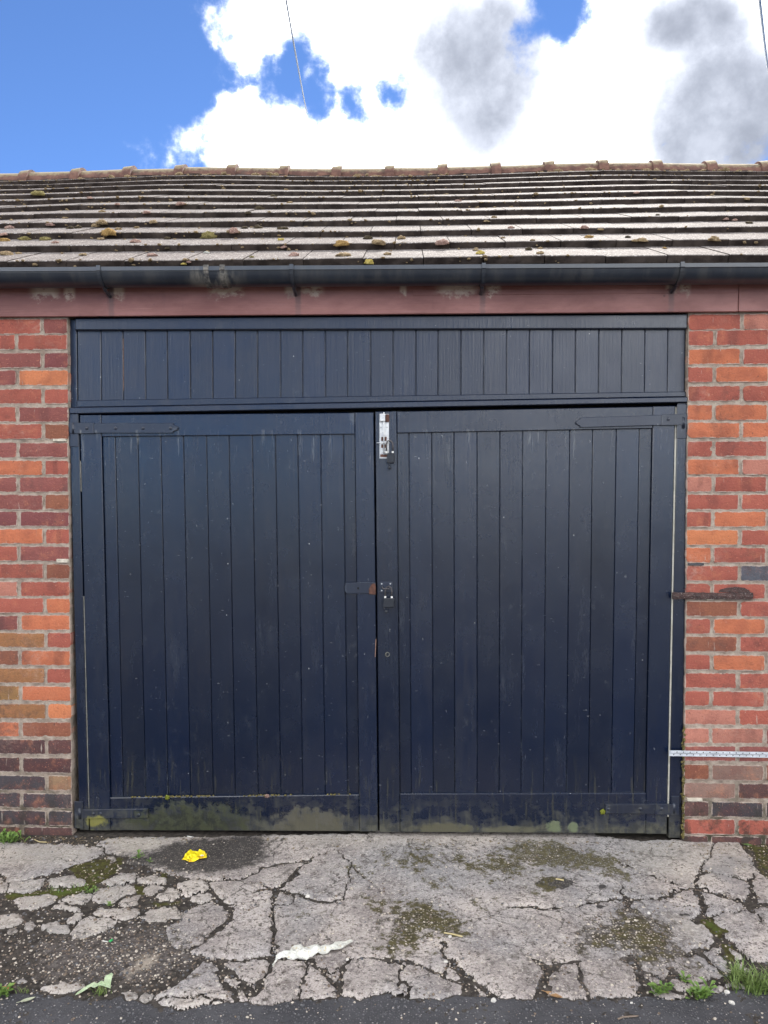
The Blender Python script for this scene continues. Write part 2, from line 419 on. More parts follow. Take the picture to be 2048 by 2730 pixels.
def mat_fascia():
    k = material('fascia paint')
    x, y, z = k.sep(k.pos)
    grain = k.noise(k.scale(k.pos, (4.0, 30.0, 150.0)), 1.0, 5.0, 0.6)
    n = k.noise(k.scale(k.pos, (2.0, 2.0, 5.0)), 1.0, 6.0, 0.65)
    c = k.mix(k.map(n, 0.35, 0.7), lin(118, 72, 66, 0.92), lin(150, 102, 95, 0.92))
    c = k.mix(k.map(k.noise(k.scale(k.pos, (22.0, 3.0, 3.0)), 1.0, 5.0), 0.62, 0.75, 0.0, 0.5), c, lin(80, 55, 56, 0.8))
    # paint flaked off along the top under the gutter, where it drips
    flake = None
    for px, wd in ((120, .05), (185, .02), (315, .022), (585, .035), (615, .045), (775, .02), (830, .04), (1075, .012), (1220, .07), (1315, .025), (1790, .02), (1825, .02)):
        xx = P(px, 780, -.02).x
        e = k.map(k.math('ABSOLUTE', k.math('SUBTRACT', x, xx)), wd * 0.5, wd * 1.6, 1.0, 0.0)
        flake = e if flake is None else k.math('MAXIMUM', flake, e)
    m = k.math('MULTIPLY', flake, k.map(k.math('MULTIPLY_ADD', k.math('SUBTRACT', k.noise(k.pos, 30.0, 6.0, 0.7), 0.5), 0.12, z), 2.270, 2.30))
    c = k.mix(k.math('MULTIPLY', m, k.map(k.noise(k.scale(k.pos, (18.0, 18.0, 34.0)), 1.0, 6.0, 0.7), 0.36, 0.46, 0.0, 0.95)), c, lin(200, 178, 160, 0.75))
    for px in (297, 795, 1287, 1790):
        xx = P(px, 800, -.02).x
        s = k.math('MULTIPLY', k.map(k.math('ABSOLUTE', k.math('SUBTRACT', k.math('MULTIPLY_ADD', k.math('SUBTRACT', grain, .5), .01, x), xx)), 0.006, 0.016, 1.0, 0.0), k.map(z, 2.215, 2.30, 0.35, 0.75))
        c = k.mix(s, c, (0.07, 0.05, 0.05))
    c = k.mix(k.map(k.vor(k.pos, 9.0), 0.03, 0.06, 0.6, 0.0), c, (0.03, 0.02, 0.02))
    c = k.mix(k.map(grain, 0.60, 0.75, 0.0, 0.35), c, lin(176, 128, 120, 0.8))
    return k.finish(c, 0.55, grain, 0.0015, 0.7)

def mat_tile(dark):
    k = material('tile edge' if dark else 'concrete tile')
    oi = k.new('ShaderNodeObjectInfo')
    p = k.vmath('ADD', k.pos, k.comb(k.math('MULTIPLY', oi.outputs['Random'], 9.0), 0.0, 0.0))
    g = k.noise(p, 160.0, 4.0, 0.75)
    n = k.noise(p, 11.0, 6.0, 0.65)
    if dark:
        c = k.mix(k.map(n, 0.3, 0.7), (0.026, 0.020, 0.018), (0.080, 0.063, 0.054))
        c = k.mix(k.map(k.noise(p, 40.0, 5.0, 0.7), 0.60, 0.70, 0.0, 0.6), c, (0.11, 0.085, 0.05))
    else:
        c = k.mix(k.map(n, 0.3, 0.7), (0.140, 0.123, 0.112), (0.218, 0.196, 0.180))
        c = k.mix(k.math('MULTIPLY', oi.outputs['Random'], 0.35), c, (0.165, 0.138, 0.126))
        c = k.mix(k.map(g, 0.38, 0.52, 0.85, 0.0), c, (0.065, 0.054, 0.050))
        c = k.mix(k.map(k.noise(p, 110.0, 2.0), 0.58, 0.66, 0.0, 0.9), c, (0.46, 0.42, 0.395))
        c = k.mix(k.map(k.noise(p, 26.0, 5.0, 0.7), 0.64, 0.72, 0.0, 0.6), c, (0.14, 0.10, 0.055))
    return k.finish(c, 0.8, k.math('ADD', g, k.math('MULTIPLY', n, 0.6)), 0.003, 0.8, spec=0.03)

def mat_ridge():
    k = material('ridge clay')
    n = k.noise(k.pos, 14.0, 6.0, 0.65)
    c = k.mix(k.map(n, 0.35, 0.65), lin(96, 64, 54, 0.70), lin(132, 94, 78, 0.70))
    nz = k.sep(k.new('ShaderNodeNewGeometry').outputs['Normal'])[2]
    lich = k.map(k.math('MULTIPLY_ADD', k.math('SUBTRACT', k.noise(k.pos, 30.0, 6.0, 0.7), 0.5), 0.9, nz), 0.42, 0.75)
    c = k.mix(k.math('MULTIPLY', lich, 0.85), c, lin(170, 156, 122, 0.62))
    c = k.mix(k.map(k.noise(k.pos, 9.0, 5.0), 0.58, 0.68, 0.0, 0.5), c, (0.05, 0.04, 0.03))
    return k.finish(c, 0.85, k.noise(k.pos, 80.0, 5.0, 0.7), 0.004, 1.0)

def mat_concrete():
    k = material('old concrete')
    moss, agg, dark, pale = k.attr('moss'), k.attr('agg'), k.attr('dark'), k.attr('pale')
    p = k.pos
    n1 = k.noise(p, 5.0, 7.0, 0.62); n2 = k.noise(p, 40.0, 6.0, 0.7); n3 = k.noise(p, 260.0, 4.0, 0.7)
    c = k.mix(k.map(n1, 0.34, 0.66), lin(158, 148, 142, 0.80), lin(208, 196, 186, 0.84))
    c = k.mix(k.map(k.noise(p, 1.7, 3.0), 0.42, 0.62, 0.0, 0.6), c, lin(168, 167, 167, 0.80))
    c = k.mix(k.map(n2, 0.52, 0.66, 0.0, 0.75), c, lin(112, 103, 99, 0.62))
    c = k.mix(k.map(n2, 0.32, 0.45, 0.75, 0.0), c, lin(222, 213, 198, 0.85))
    c = k.mix(k.map(k.noise(p, 15.0, 6.0, 0.7), 0.54, 0.66, 0.0, 0.6), c, lin(126, 114, 106, 0.62))
    n4 = k.noise(p, 120.0, 4.0, 0.75)
    c = k.mix(k.map(n4, 0.55, 0.64, 0.0, 0.75), c, lin(92, 84, 80, 0.55))
    c = k.mix(k.map(n4, 0.34, 0.44, 0.65, 0.0), c, lin(238, 230, 216, 0.86))
    c = k.mix(k.map(n3, 0.54, 0.68, 0.0, 0.5), c, lin(84, 78, 76, 0.55))
    c = k.mix(k.math('MULTIPLY', pale, k.map(n2, 0.3, 0.6, 0.3, 0.8)), c, lin(214, 205, 188, 0.78))
    bl = k.map(k.noise(p, 2.3, 4.0), 0.55, 0.68, 0.0, 0.5)
    c = k.mix(bl, c, lin(140, 139, 141, 0.72))
    # brown lichen specks, blackened pits
    c = k.mix(k.map(k.math('ADD', k.noise(p, 62.0, 5.0, 0.7), k.math('MULTIPLY', k.math('SUBTRACT', n1, 0.5), 0.25)), 0.585, 0.64, 0.0, 0.85), c, lin(74, 64, 54, 0.6))
    # hairline crazing and damp, tyre-worn grime
    hv = k.vmath('ADD', p, k.scale(k.vmath('SUBTRACT', k.noise(p, 14.0, 5.0, 0.65, 0.0, 1), (0.5, 0.5, 0.5)), (0.10, 0.10, 0.0)))
    hl = k.math('MULTIPLY', k.map(k.vor(hv, 7.5, 'DISTANCE_TO_EDGE'), 0.004, 0.020, 1.0, 0.0), k.map(k.noise(p, 4.2, 5.0, 0.6), 0.46, 0.58))
    c = k.mix(k.math('MULTIPLY', hl, 0.85), c, (0.045, 0.038, 0.030))
    gr = k.math('MULTIPLY', k.map(k.noise(p, 3.1, 6.0, 0.65), 0.48, 0.68), k.map(k.noise(p, 48.0, 5.0, 0.72), 0.42, 0.60))
    c = k.mix(k.math('MULTIPLY', gr, 0.62), c, (0.070, 0.060, 0.045))
    # exposed stones
    vd = k.vor(p, 115.0); vcol = k.sep(k.vor(p, 115.0, out='Color'))
    stone = k.math('MULTIPLY', k.map(vd, 0.30, 0.46, 1.0, 0.0), k.map(vcol[0], 0.35, 0.5))
    stc = k.mix(vcol[1], lin(150, 138, 124, 0.7), lin(226, 214, 192, 0.8))
    mtx = k.mix(k.map(n2, 0.35, 0.65), (0.052, 0.042, 0.032), (0.115, 0.10, 0.085))
    brk = k.math('ADD', k.noise(p, 26.0, 7.0, 0.72), k.math('MULTIPLY', k.math('SUBTRACT', k.noise(p, 7.0, 4.0, 0.6), 0.5), 0.55))
    am = k.map(k.math('MULTIPLY_ADD', k.math('SUBTRACT', brk, 0.5), 1.6, agg), 0.40, 0.62)
    c = k.mix(am, c, k.mix(stone, mtx, stc))
    dk = k.map(k.math('MULTIPLY_ADD', k.math('SUBTRACT', brk, 0.5), 1.5, dark), 0.25, 0.78)
    c = k.mix(k.math('MULTIPLY', dk, 0.93), c, k.mix(stone, k.mix(n1, (0.020, 0.018, 0.017), (0.046, 0.040, 0.036)), (0.13, 0.115, 0.095)))
    mm = k.map(k.math('MULTIPLY_ADD', k.math('SUBTRACT', brk, 0.5), 2.0, moss), 0.42, 0.66)
    mm = k.math('MULTIPLY', mm, k.map(stone, 0.0, 1.0, 1.0, 0.35))
    mc = k.mix(k.map(n2, 0.35, 0.65), (0.048, 0.040, 0.020), (0.115, 0.098, 0.036))
    c = k.mix(k.math('MULTIPLY', mm, 0.9), c, mc)
    rel = k.math('MAXIMUM', am, mm)
    h = k.math('ADD', k.math('MULTIPLY', n3, 0.45), k.math('ADD', k.math('MULTIPLY', n2, 0.8), k.math('MULTIPLY', k.math('MULTIPLY', stone, rel), 1.1)))
    return k.finish(c, 0.93, h, 0.0045, 1.0, spec=0.3)

def mat_bed():
    k = material('soil and grit')
    moss, agg = k.attr('moss'), k.attr('agg')
    p = k.pos
    n2 = k.noise(p, 45.0, 6.0, 0.7); n3 = k.noise(p, 240.0, 4.0, 0.7); brk = k.noise(p, 22.0, 7.0, 0.72)
    c = k.mix(k.map(n2, 0.32, 0.68), (0.026, 0.022, 0.018), (0.085, 0.072, 0.060))
    c = k.mix(k.map(n3, 0.60, 0.70, 0.0, 0.7), c, (0.17, 0.15, 0.13))
    vd = k.vor(p, 105.0); vcol = k.sep(k.vor(p, 105.0, out='Color'))
    stone = k.math('MULTIPLY', k.map(vd, 0.28, 0.46, 1.0, 0.0), k.map(vcol[0], 0.40, 0.55))
    stc = k.mix(vcol[1], lin(120, 108, 100, 0.65), lin(214, 200, 184, 0.75))
    am = k.map(k.math('MULTIPLY_ADD', k.math('SUBTRACT', brk, 0.5), 1.5, agg), 0.30, 0.6)
    ag = k.mix(stone, k.mix(k.map(n2, 0.3, 0.7), (0.045, 0.037, 0.032), (0.16, 0.14, 0.125)), stc)
    c = k.mix(am, c, ag)
    c = k.mix(k.map(k.math('MULTIPLY_ADD', k.math('SUBTRACT', brk, 0.5), 1.3, k.math('MULTIPLY', k.attr('pale'), 1.0)), 0.45, 0.8), c, k.mix(n3, lin(140, 128, 116, 0.6), lin(222, 208, 188, 0.75)))
    mm = k.map(k.math('MULTIPLY_ADD', k.math('SUBTRACT', brk, 0.5), 1.4, moss), 0.40, 0.62)
    mc = k.mix(k.map(n2, 0.35, 0.65), (0.040, 0.032, 0.013), (0.085, 0.085, 0.016))
    c = k.mix(k.math('MULTIPLY', mm, 0.92), c, k.mix(k.map(moss, 0.75, 1.2), mc, k.mix(n3, (0.03, 0.05, 0.008), (0.12, 0.15, 0.02))))
    h = k.math('ADD', k.math('ADD', k.math('MULTIPLY', n2, 0.8), k.math('MULTIPLY', n3, 0.7)), k.math('MULTIPLY', stone, am))
    return k.finish(c, 0.95, h, 0.005, 1.0, spec=0.25)

def mat_asphalt():
    k = material('worn asphalt')
    p = k.pos
    n1 = k.noise(p, 4.0, 6.0, 0.6); n2 = k.noise(p, 60.0, 5.0, 0.7)
    vd = k.vor(p, 150.0); vcol = k.sep(k.vor(p, 150.0, out='Color'))
    stone = k.math('MULTIPLY', k.map(vd, 0.25, 0.5, 1.0, 0.0), k.map(vcol[0], 0.45, 0.6))
    c = k.mix(k.map(n1, 0.35, 0.7), (0.050, 0.049, 0.052), (0.082, 0.080, 0.083))
    c = k.mix(k.map(n2, 0.55, 0.72, 0.0, 0.6), c, (0.030, 0.029, 0.030))
    stc = k.mix(k.map(vcol[1], 0.80, 0.97), k.mix(vcol[2], (0.085, 0.083, 0.085), (0.17, 0.165, 0.165)), (0.45, 0.42, 0.39))
    c = k.mix(k.math('MULTIPLY', stone, 0.85), c, stc)
    c = k.mix(k.map(k.noise(p, 7.0, 6.0, 0.7), 0.60, 0.74, 0.0, 0.55), c, (0.22, 0.20, 0.185))
    return k.finish(c, 0.88, k.math('ADD', k.math('MULTIPLY', stone, 0.8), k.math('MULTIPLY', n2, 0.6)), 0.004, 1.0, spec=0.3)

def mat_leaf(name, a, b, trans=0.25):
    k = material(name)
    oi = k.noise(k.pos, 60.0, 3.0)
    c = k.mix(k.map(oi, 0.35, 0.65), a, b)
    k.finish(c, 0.55)
    k.bsdf.inputs['Subsurface Weight'].default_value = 0.0
    return k.bsdf.id_data and bpy.data.materials[name]

M = {}
M['brick'] = mat_brick(); M['mortar'] = mat_mortar()
M['paint'] = mat_paint('black blue door paint', (0.0009, 0.0060, 0.0225), (0.0024, 0.0075, 0.0220), 0.25)
M['paint_top'] = mat_paint('black blue frame paint', (0.0022, 0.0080, 0.0260), (0.0045, 0.0105, 0.0270), 0.32, False, 0.6)
M['iron'] = mat_paint('painted iron', (0.0030, 0.0080, 0.0230), (0.0075, 0.0120, 0.0260), 0.34, True, 0.9, 2.6)
M['void'] = mat_simple('dark gap', (0.004, 0.004, 0.004), (0.008, 0.007, 0.006), 20, 0.95)
M['fascia'] = mat_fascia()
def mat_gutter():
    k = material('black plastic')
    n = k.noise(k.scale(k.pos, (16.0, 6.0, 3.0)), 1.0, 6.0, 0.7)
    c = k.mix(k.map(k.noise(k.pos, 5.0, 4.0), 0.35, 0.65), (0.010, 0.014, 0.022), (0.019, 0.024, 0.033))
    z = k.sep(k.pos)[2]
    c = k.mix(k.math('MULTIPLY', k.map(n, 0.46, 0.66), 0.45), c, (0.060, 0.058, 0.054))
    c = k.mix(k.map(z, 2.351, 2.3545, 0.0, 0.55), c, (0.085, 0.092, 0.100))
    for px in (568,):
        d_ = k.map(k.math('ABSOLUTE', k.math('SUBTRACT', k.sep(k.pos)[0], P(px, 740, -.14).x)), 0.03, 0.13, 1.0, 0.0)
        c = k.mix(k.math('MULTIPLY', d_, k.map(k.math('ADD', n, k.math('MULTIPLY', k.math('SUBTRACT', 2.335, z), 3.0)), 0.46, 0.66)), c, (0.17, 0.155, 0.13))
    return k.finish(c, k.math('MULTIPLY_ADD', n, 0.25, 0.22), k.noise(k.pos, 40.0, 3.0), 0.0003, 0.6, spec=0.6)
M['gutter'] = mat_gutter()
M['gutter_dirty'] = mat_simple('dirty plastic', (0.02, 0.02, 0.022), (0.20, 0.18, 0.15), 40, 0.7, 0.001)
M['tile'] = mat_tile(False); M['tile_edge'] = mat_tile(True); M['ridge'] = mat_ridge()
M['concrete'] = mat_concrete(); M['bed'] = mat_bed(); M['asphalt'] = mat_asphalt()
M['galv'] = mat_simple('galvanised steel', (0.50, 0.52, 0.54), (0.66, 0.68, 0.70), 25, 0.5, 0.0008, 0.25, speck=(0.30, 0.28, 0.26))
M['zinc'] = mat_simple('zinc plate', (0.50, 0.51, 0.51), (0.72, 0.72, 0.70), 35, 0.45, 0.001, 0.2, speck=(0.20, 0.09, 0.05))
M['rust'] = mat_simple('rust', (0.055, 0.024, 0.018), (0.14, 0.062, 0.040), 50, 0.9, 0.003)
M['rust_dark'] = mat_simple('flaking rust and old paint', (0.030, 0.016, 0.014), (0.085, 0.045, 0.038), 45, 0.9, 0.004, speck=(0.45, 0.43, 0.40))
M['lock'] = mat_simple('black lock plastic', (0.010, 0.012, 0.016), (0.018, 0.020, 0.026), 30, 0.4, 0.001, spec=0.5)
M['steel'] = mat_simple('worn steel', (0.05, 0.045, 0.045), (0.15, 0.135, 0.13), 60, 0.45, 0.001, 0.5)
M['brass'] = mat_simple('grey brass', (0.22, 0.21, 0.16), (0.34, 0.33, 0.27), 80, 0.45, 0.0008, 0.6)
M['white'] = mat_simple('white plastic', (0.68, 0.66, 0.60), (0.82, 0.80, 0.74), 40, 0.6)
M['strip'] = mat_simple('pale strip', lin(170, 166, 150, 0.8), lin(206, 200, 184, 0.8), 26, 0.8)
M['wood'] = mat_simple('bare wood and light slit', lin(134, 98, 82, 0.7), lin(176, 138, 116, 0.75), 40, 0.8)  # bare wood, and the light slit painted into the over panel
M['slate'] = mat_simple('slate slip', (0.03, 0.032, 0.036), (0.07, 0.07, 0.075), 60, 0.7)
M['palewood'] = mat_simple('pale slip', lin(190, 180, 160, 0.8), lin(226, 216, 196, 0.8), 60, 0.8)
M['soffit'] = mat_simple('soffit board', (0.05, 0.03, 0.028), (0.08, 0.05, 0.045), 12, 0.7)

# ------------------------------------------------------------------ ground raster: cracked concrete apron, soil, asphalt
RES = 0.0045
GX0, GX1, GY0, GY1 = -2.25, 1.95, -1.40, 0.075
nx, ny = int((GX1 - GX0) / RES) + 1, int((GY1 - GY0) / RES) + 1
gx = GX0 + np.arange(nx) * RES; gy = GY0 + np.arange(ny) * RES
XX, YY = np.meshgrid(gx, gy)          # [iy, ix]

def vnoise(x, y, scale, seed):
    r = np.random.default_rng(seed); T = r.random((256, 256))
    u = x * scale + 1000.0; v = y * scale + 1000.0
    i = np.floor(u).astype(int); j = np.floor(v).astype(int); fu = u - i; fv = v - j
    fu = fu * fu * (3 - 2 * fu); fv = fv * fv * (3 - 2 * fv)
    a = T[i & 255, j & 255]; b = T[(i + 1) & 255, j & 255]; c = T[i & 255, (j + 1) & 255]; d = T[(i + 1) & 255, (j + 1) & 255]
    return (a * (1 - fu) + b * fu) * (1 - fv) + (c * (1 - fu) + d * fu) * fv

def fbm(x, y, s, seed, o=4):
    t = 0; a = 0.5; w = 0
    for q in range(o): t = t + a * vnoise(x, y, s * 2 ** q, seed + q); w += a; a *= 0.6
    return t / w

WX = XX + (fbm(XX, YY, 28, 1) - .5) * 0.026 + (fbm(XX, YY, 52, 9, 2) - .5) * 0.024
WY = YY + (fbm(XX, YY, 28, 5) - .5) * 0.026 + (fbm(XX, YY, 52, 19, 2) - .5) * 0.024

def tl(tile, pts):
    ox = {'A': 0, 'B': 700, 'C': 1348}[tile]
    out = []
    for x, y in pts:
        g = G(ox + x * .42194, 2200 + y * .42194); out.append((g.x, g.y))
    return out

def seg_dist(px, py, a, b):
    dx, dy = b[0] - a[0], b[1] - a[1]; L = dx * dx + dy * dy + 1e-12
    t = np.clip(((px - a[0]) * dx + (py - a[1]) * dy) / L, 0, 1)
    return np.hypot(px - a[0] - t * dx, py - a[1] - t * dy)

def window(pts, m):
    xs = [p[0] for p in pts]; ys = [p[1] for p in pts]
    i0 = max(0, int((min(xs) - m - GX0) / RES)); i1 = min(nx, int((max(xs) + m - GX0) / RES) + 2)
    j0 = max(0, int((min(ys) - m - GY0) / RES)); j1 = min(ny, int((max(ys) + m - GY0) / RES) + 2)
    return (slice(j0, max(j1, j0)), slice(i0, max(i1, i0)))

def sdf(poly, m=0.06, warp=True):
    """signed distance, + inside, clamped at -m outside"""
    w = window(poly, m); out = np.full(XX.shape, -m)
    px, py = (WX[w], WY[w]) if warp else (XX[w], YY[w])
    if px.size == 0: return out
    d = np.full(px.shape, 9.0); ins = np.zeros(px.shape, bool)
    n = len(poly)
    for i in range(n):
        a, b = poly[i], poly[(i + 1) % n]
        d = np.minimum(d, seg_dist(px, py, a, b))
        c = ((a[1] > py) != (b[1] > py)) & (px < (b[0] - a[0]) * (py - a[1]) / (b[1] - a[1] + 1e-12) + a[0])
        ins ^= c
    out[w] = np.maximum(np.where(ins, d, -d), -m)
    return out

CR = np.full(XX.shape, 0.06)
def crack(tile, pts, w=0.006):
    p = tl(tile, pts); w = max(w * {'A': 1.12, 'B': 1.3, 'C': 1.5}[tile], .0044)
    for i in range(len(p) - 1):
        ww = window([p[i], p[i + 1]], 0.06)
        d = seg_dist(WX[ww], WY[ww], p[i], p[i + 1])
        wn = w * (0.45 + 1.1 * vnoise(XX[ww], YY[ww], 22, 77))
        CR[ww] = np.minimum(CR[ww], d - wn)

# asphalt edge along the front of the apron (A, B, C views of the photograph)
edge = tl('A', [(-700, 1000), (-60, 1045), (240, 1048), (300, 1062), (480, 1075), (620, 1085), (760, 1078), (850, 1102), (1000, 1112), (1130, 1148), (1270, 1124), (1500, 1098), (1600, 1112)]) \
    + tl('B', [(0, 1108), (220, 1092), (450, 1085), (500, 1068), (640, 1082), (720, 1055), (800, 1040), (840, 1070), (1000, 1078), (1200, 1072), (1290, 1062), (1400, 1068), (1500, 1082)]) \
    + tl('C', [(0, 1082), (250, 1075), (500, 1088), (860, 1062), (950, 1075), (1180, 1085), (1330, 1045), (1390, 1030), (1500, 1010), (1659, 980), (2300, 900)])
asph_poly = edge + [(GX1 + .2, edge[-1][1]), (GX1 + .2, GY0 - .2), (GX0 - .2, GY0 - .2), (GX0 - .2, edge[0][1])]
SA = sdf(asph_poly, 0.06)
base_poly = edge + [(GX1 + .2, edge[-1][1]), (GX1 + .2, GY1 + .2), (GX0 - .2, GY1 + .2), (GX0 - .2, edge[0][1])]
SB = sdf(base_poly, 0.06)
top_soil = tl('A', [(-900, 30), (-900, 100), (-60, 104), (200, 110), (330, 119), (400, 112), (560, 123), (600, 129), (650, 98), (700, 86), (760, 78), (1000, 80), (1300, 74), (1659, 62)]) + tl('B', [(300, 58), (700, 50), (700, -40)]) + tl('A', [(1659, -60), (-900, -60)])
rt_soil = tl('C', [(560, 60), (700, 82), (860, 100), (960, 92), (1200, 98), (1330, 100), (1470, 104), (1500, 150), (1545, 205), (1592, 288), (1640, 330), (1900, 420), (2300, 440), (2300, -60), (560, -60)])
WL = tl('A', [(-900, 250), (-60, 296), (20, 318), (50, 352), (150, 335), (250, 314), (380, 290), (440, 250), (500, 236), (600, 203), (660, 170), (700, 165), (760, 192), (800, 184), (860, 210), (960, 280), (1060, 300), (1300, 338), (1322, 400), (1372, 470), (1250, 498), (1160, 545),
               (1160, 590), (1060, 640), (1050, 720), (1160, 800), (1320, 820), (1370, 860), (1290, 868), (1200, 950), (1100, 1030), (1000, 1062), (985, 1120), (480, 1140), (-900, 1100)])
isl = [
    [(60, 362), (180, 345), (290, 340), (260, 385), (200, 410), (110, 425), (50, 415)], [(-60, 330), (10, 340), (38, 375), (40, 420), (-60, 430)],
    [(320, 345), (440, 318), (530, 350), (522, 372), (420, 388), (330, 382)],
    [(95, 470), (180, 445), (300, 432), (350, 450), (355, 470), (310, 502), (200, 532), (130, 517), (90, 492)],
    [(385, 470), (430, 440), (530, 420), (575, 440), (567, 467), (540, 488), (450, 482)],
    [(580, 440), (600, 410), (720, 385), (830, 380), (872, 405), (800, 437), (740, 462), (690, 492), (620, 492)],
    [(740, 485), (870, 430), (888, 450), (862, 487), (790, 510)], [(905, 402), (1000, 378), (1032, 385), (962, 432), (905, 437)],
    [(1000, 450), (1060, 390), (1122, 400), (1142, 442), (1080, 467), (1010, 467)], [(660, 352), (760, 308), (870, 305), (862, 347), (760, 377), (680, 377)],
    [(880, 335), (960, 318), (1052, 340), (1052, 357), (950, 372), (890, 362)], [(1122, 370), (1240, 343), (1300, 350), (1312, 395), (1200, 442), (1150, 427)],
    [(1205, 460), (1240, 425), (1340, 430), (1352, 457), (1280, 487), (1230, 482)], [(340, 515), (390, 488), (500, 525), (470, 542), (390, 527)],
    [(605, 550), (640, 520), (760, 523), (882, 525), (862, 577), (800, 592), (700, 582)], [(888, 597), (920, 533), (1010, 513), (1110, 508), (1157, 545), (1142, 572), (1060, 597), (990, 608), (930, 602)],
    [(428, 602), (470, 558), (532, 550), (527, 582), (480, 627), (430, 612)], [(448, 682), (510, 608), (580, 573), (700, 588), (762, 605), (682, 652), (600, 687), (520, 707), (470, 697)],
    [(-60, 565), (0, 568), (100, 558), (162, 580), (122, 617), (70, 642), (-60, 655)], [(258, 627), (340, 610), (422, 640), (442, 672), (380, 682), (300, 662)],
    [(155, 630), (185, 603), (227, 605), (217, 642), (180, 652)], [(40, 660), (90, 643), (102, 665), (60, 677)], [(100, 975), (160, 960), (180, 985), (130, 1000)],
    [(268, 1022), (400, 983), (500, 988), (512, 1022), (420, 1057), (330, 1047)], [(758, 1057), (830, 1043), (862, 1060), (832, 1092), (790, 1092)],
    [(863, 1087), (890, 1063), (982, 1060), (972, 1097), (910, 1107)], [(1128, 1122), (1190, 1095), (1282, 1090), (1272, 1117), (1190, 1142), (1140, 1142)],
    [(670, 195), (720, 190), (740, 215), (700, 235)], [(820, 210), (880, 215), (930, 235), (860, 250), (800, 235)]]
SI = np.full(XX.shape, -0.06)
for p in isl: SI = np.maximum(SI, sdf(tl('A', p)))

crack('A', [(560, 125), (640, 137), (665, 166), (705, 186)], .007)
crack('A', [(1290, 345), (1330, 400), (1380, 462), (1402, 484), (1440, 520), (1470, 545), (1442, 600), (1380, 660), (1300, 735), (1200, 780)], .010)
crack('A', [(1290, 350), (1420, 345), (1540, 338), (1592, 308), (1659, 262)], .006)
crack('A', [(1592, 420), (1659, 408)], .004); crack('A', [(1402, 484), (1480, 500), (1590, 482), (1659, 468)], .005)
crack('A', [(1470, 545), (1560, 520), (1659, 490)], .004)
crack('A', [(1659, 828), (1500, 850), (1425, 852), (1380, 840)], .009); crack('A', [(1380, 870), (1430, 920), (1520, 990), (1600, 1085)], .016)
crack('A', [(1380, 870), (1400, 980), (1490, 1060), (1500, 1100)], .010); crack('A', [(1659, 1000), (1600, 1080)], .012)
crack('A', [(1000, 1105), (1020, 1085), (1200, 1085), (1340, 1098), (1480, 1095)], .006)
crack('B', [(75, 400), (0, 372)], .005); crack('B', [(75, 400), (0, 408)], .006); crack('B', [(75, 398), (100, 388), (160, 350), (230, 280), (300, 208), (392, 174)], .009)
crack('B', [(392, 174), (430, 166), (560, 125), (640, 95), (692, 58)], .0028); crack('B', [(300, 208), (220, 225), (100, 242), (0, 258)], .005)
crack('B', [(75, 400), (180, 430), (270, 447), (340, 480), (420, 490), (520, 468)], .008); crack('B', [(180, 430), (205, 490)], .004)
crack('B', [(70, 488), (100, 500), (205, 490), (262, 488)], .0035)
crack('B', [(75, 405), (66, 440), (72, 500), (70, 560), (65, 640), (80, 700), (76, 780), (66, 830), (50, 882), (20, 950), (-20, 1000)], .008)
crack('B', [(66, 830), (0, 828)], .008); crack('B', [(470, 160), (520, 215), (560, 250), (620, 300), (680, 350), (730, 402), (745, 432)], .004)
crack('B', [(560, 250), (550, 330), (520, 460)], .0022)
crack('B', [(66, 830), (140, 838), (230, 850), (310, 842), (340, 880), (390, 922), (420, 962), (465, 1012), (472, 1066)], .007)
crack('B', [(530, 790), (540, 838), (620, 836), (700, 835), (770, 842), (860, 880), (872, 950), (850, 1002), (848, 1040)], .005)
crack('B', [(540, 838), (500, 900), (490, 980), (478, 1055)], .009); crack('B', [(440, 930), (480, 880), (520, 850)], .004)
crack('B', [(270, 868), (280, 930), (228, 1030), (232, 1085)], .005); crack('B', [(850, 1002), (910, 980), (905, 1050)], .010)
crack('B', [(870, 850), (1000, 880), (1080, 902), (1150, 942), (1222, 990), (1280, 1012), (1292, 1064)], .006)
crack('B', [(1150, 750), (1150, 830), (1200, 852), (1240, 902), (1300, 962), (1370, 1002), (1450, 1070)], .010)
crack('B', [(1165, 860), (1150, 942)], .004); crack('B', [(1300, 962), (1290, 1020), (1340, 1062)], .014); crack('B', [(1222, 990), (1300, 962)], .008)
crack('B', [(0, 262), (60, 250)], .003); crack('B', [(250, 740), (280, 775)], .003)
crack('C', [(0, 512), (180, 516), (330, 520), (440, 514), (560, 490), (620, 470), (780, 466), (960, 464), (1040, 440), (1100, 410), (1195, 392), (1215, 340), (1262, 288)], .006)
crack('C', [(1195, 392), (1120, 382), (1080, 374), (1000, 350), (920, 315)], .007); crack('C', [(920, 315), (780, 260), (700, 225)], .0028)
crack('C', [(1232, 300), (1242, 240), (1292, 190), (1312, 130), (1322, 90)], .0024)
crack('C', [(1262, 290), (1400, 320), (1540, 352), (1582, 300)], .006); crack('C', [(1200, 396), (1300, 430), (1400, 458), (1500, 482), (1580, 500), (1700, 512), (2200, 540)], .012)
crack('C', [(1215, 400), (1240, 480), (1252, 560), (1205, 610)], .011); crack('C', [(1252, 560), (1312, 622), (1370, 664), (1402, 722), (1470, 792), (1540, 872), (1602, 932)], .010)
crack('C', [(1252, 590), (1330, 660), (1372, 740)], .016); crack('C', [(1540, 872), (1659, 868), (1900, 880)], .014)
crack('C', [(1252, 572), (1320, 582), (1400, 552), (1540, 540), (1580, 562), (1622, 622), (1700, 652), (2200, 760)], .007); crack('C', [(1500, 482), (1545, 542)], .008)
crack('C', [(1540, 352), (1570, 420), (1545, 475)], .010); crack('C', [(1030, 480), (1100, 502), (1232, 520)], .004)
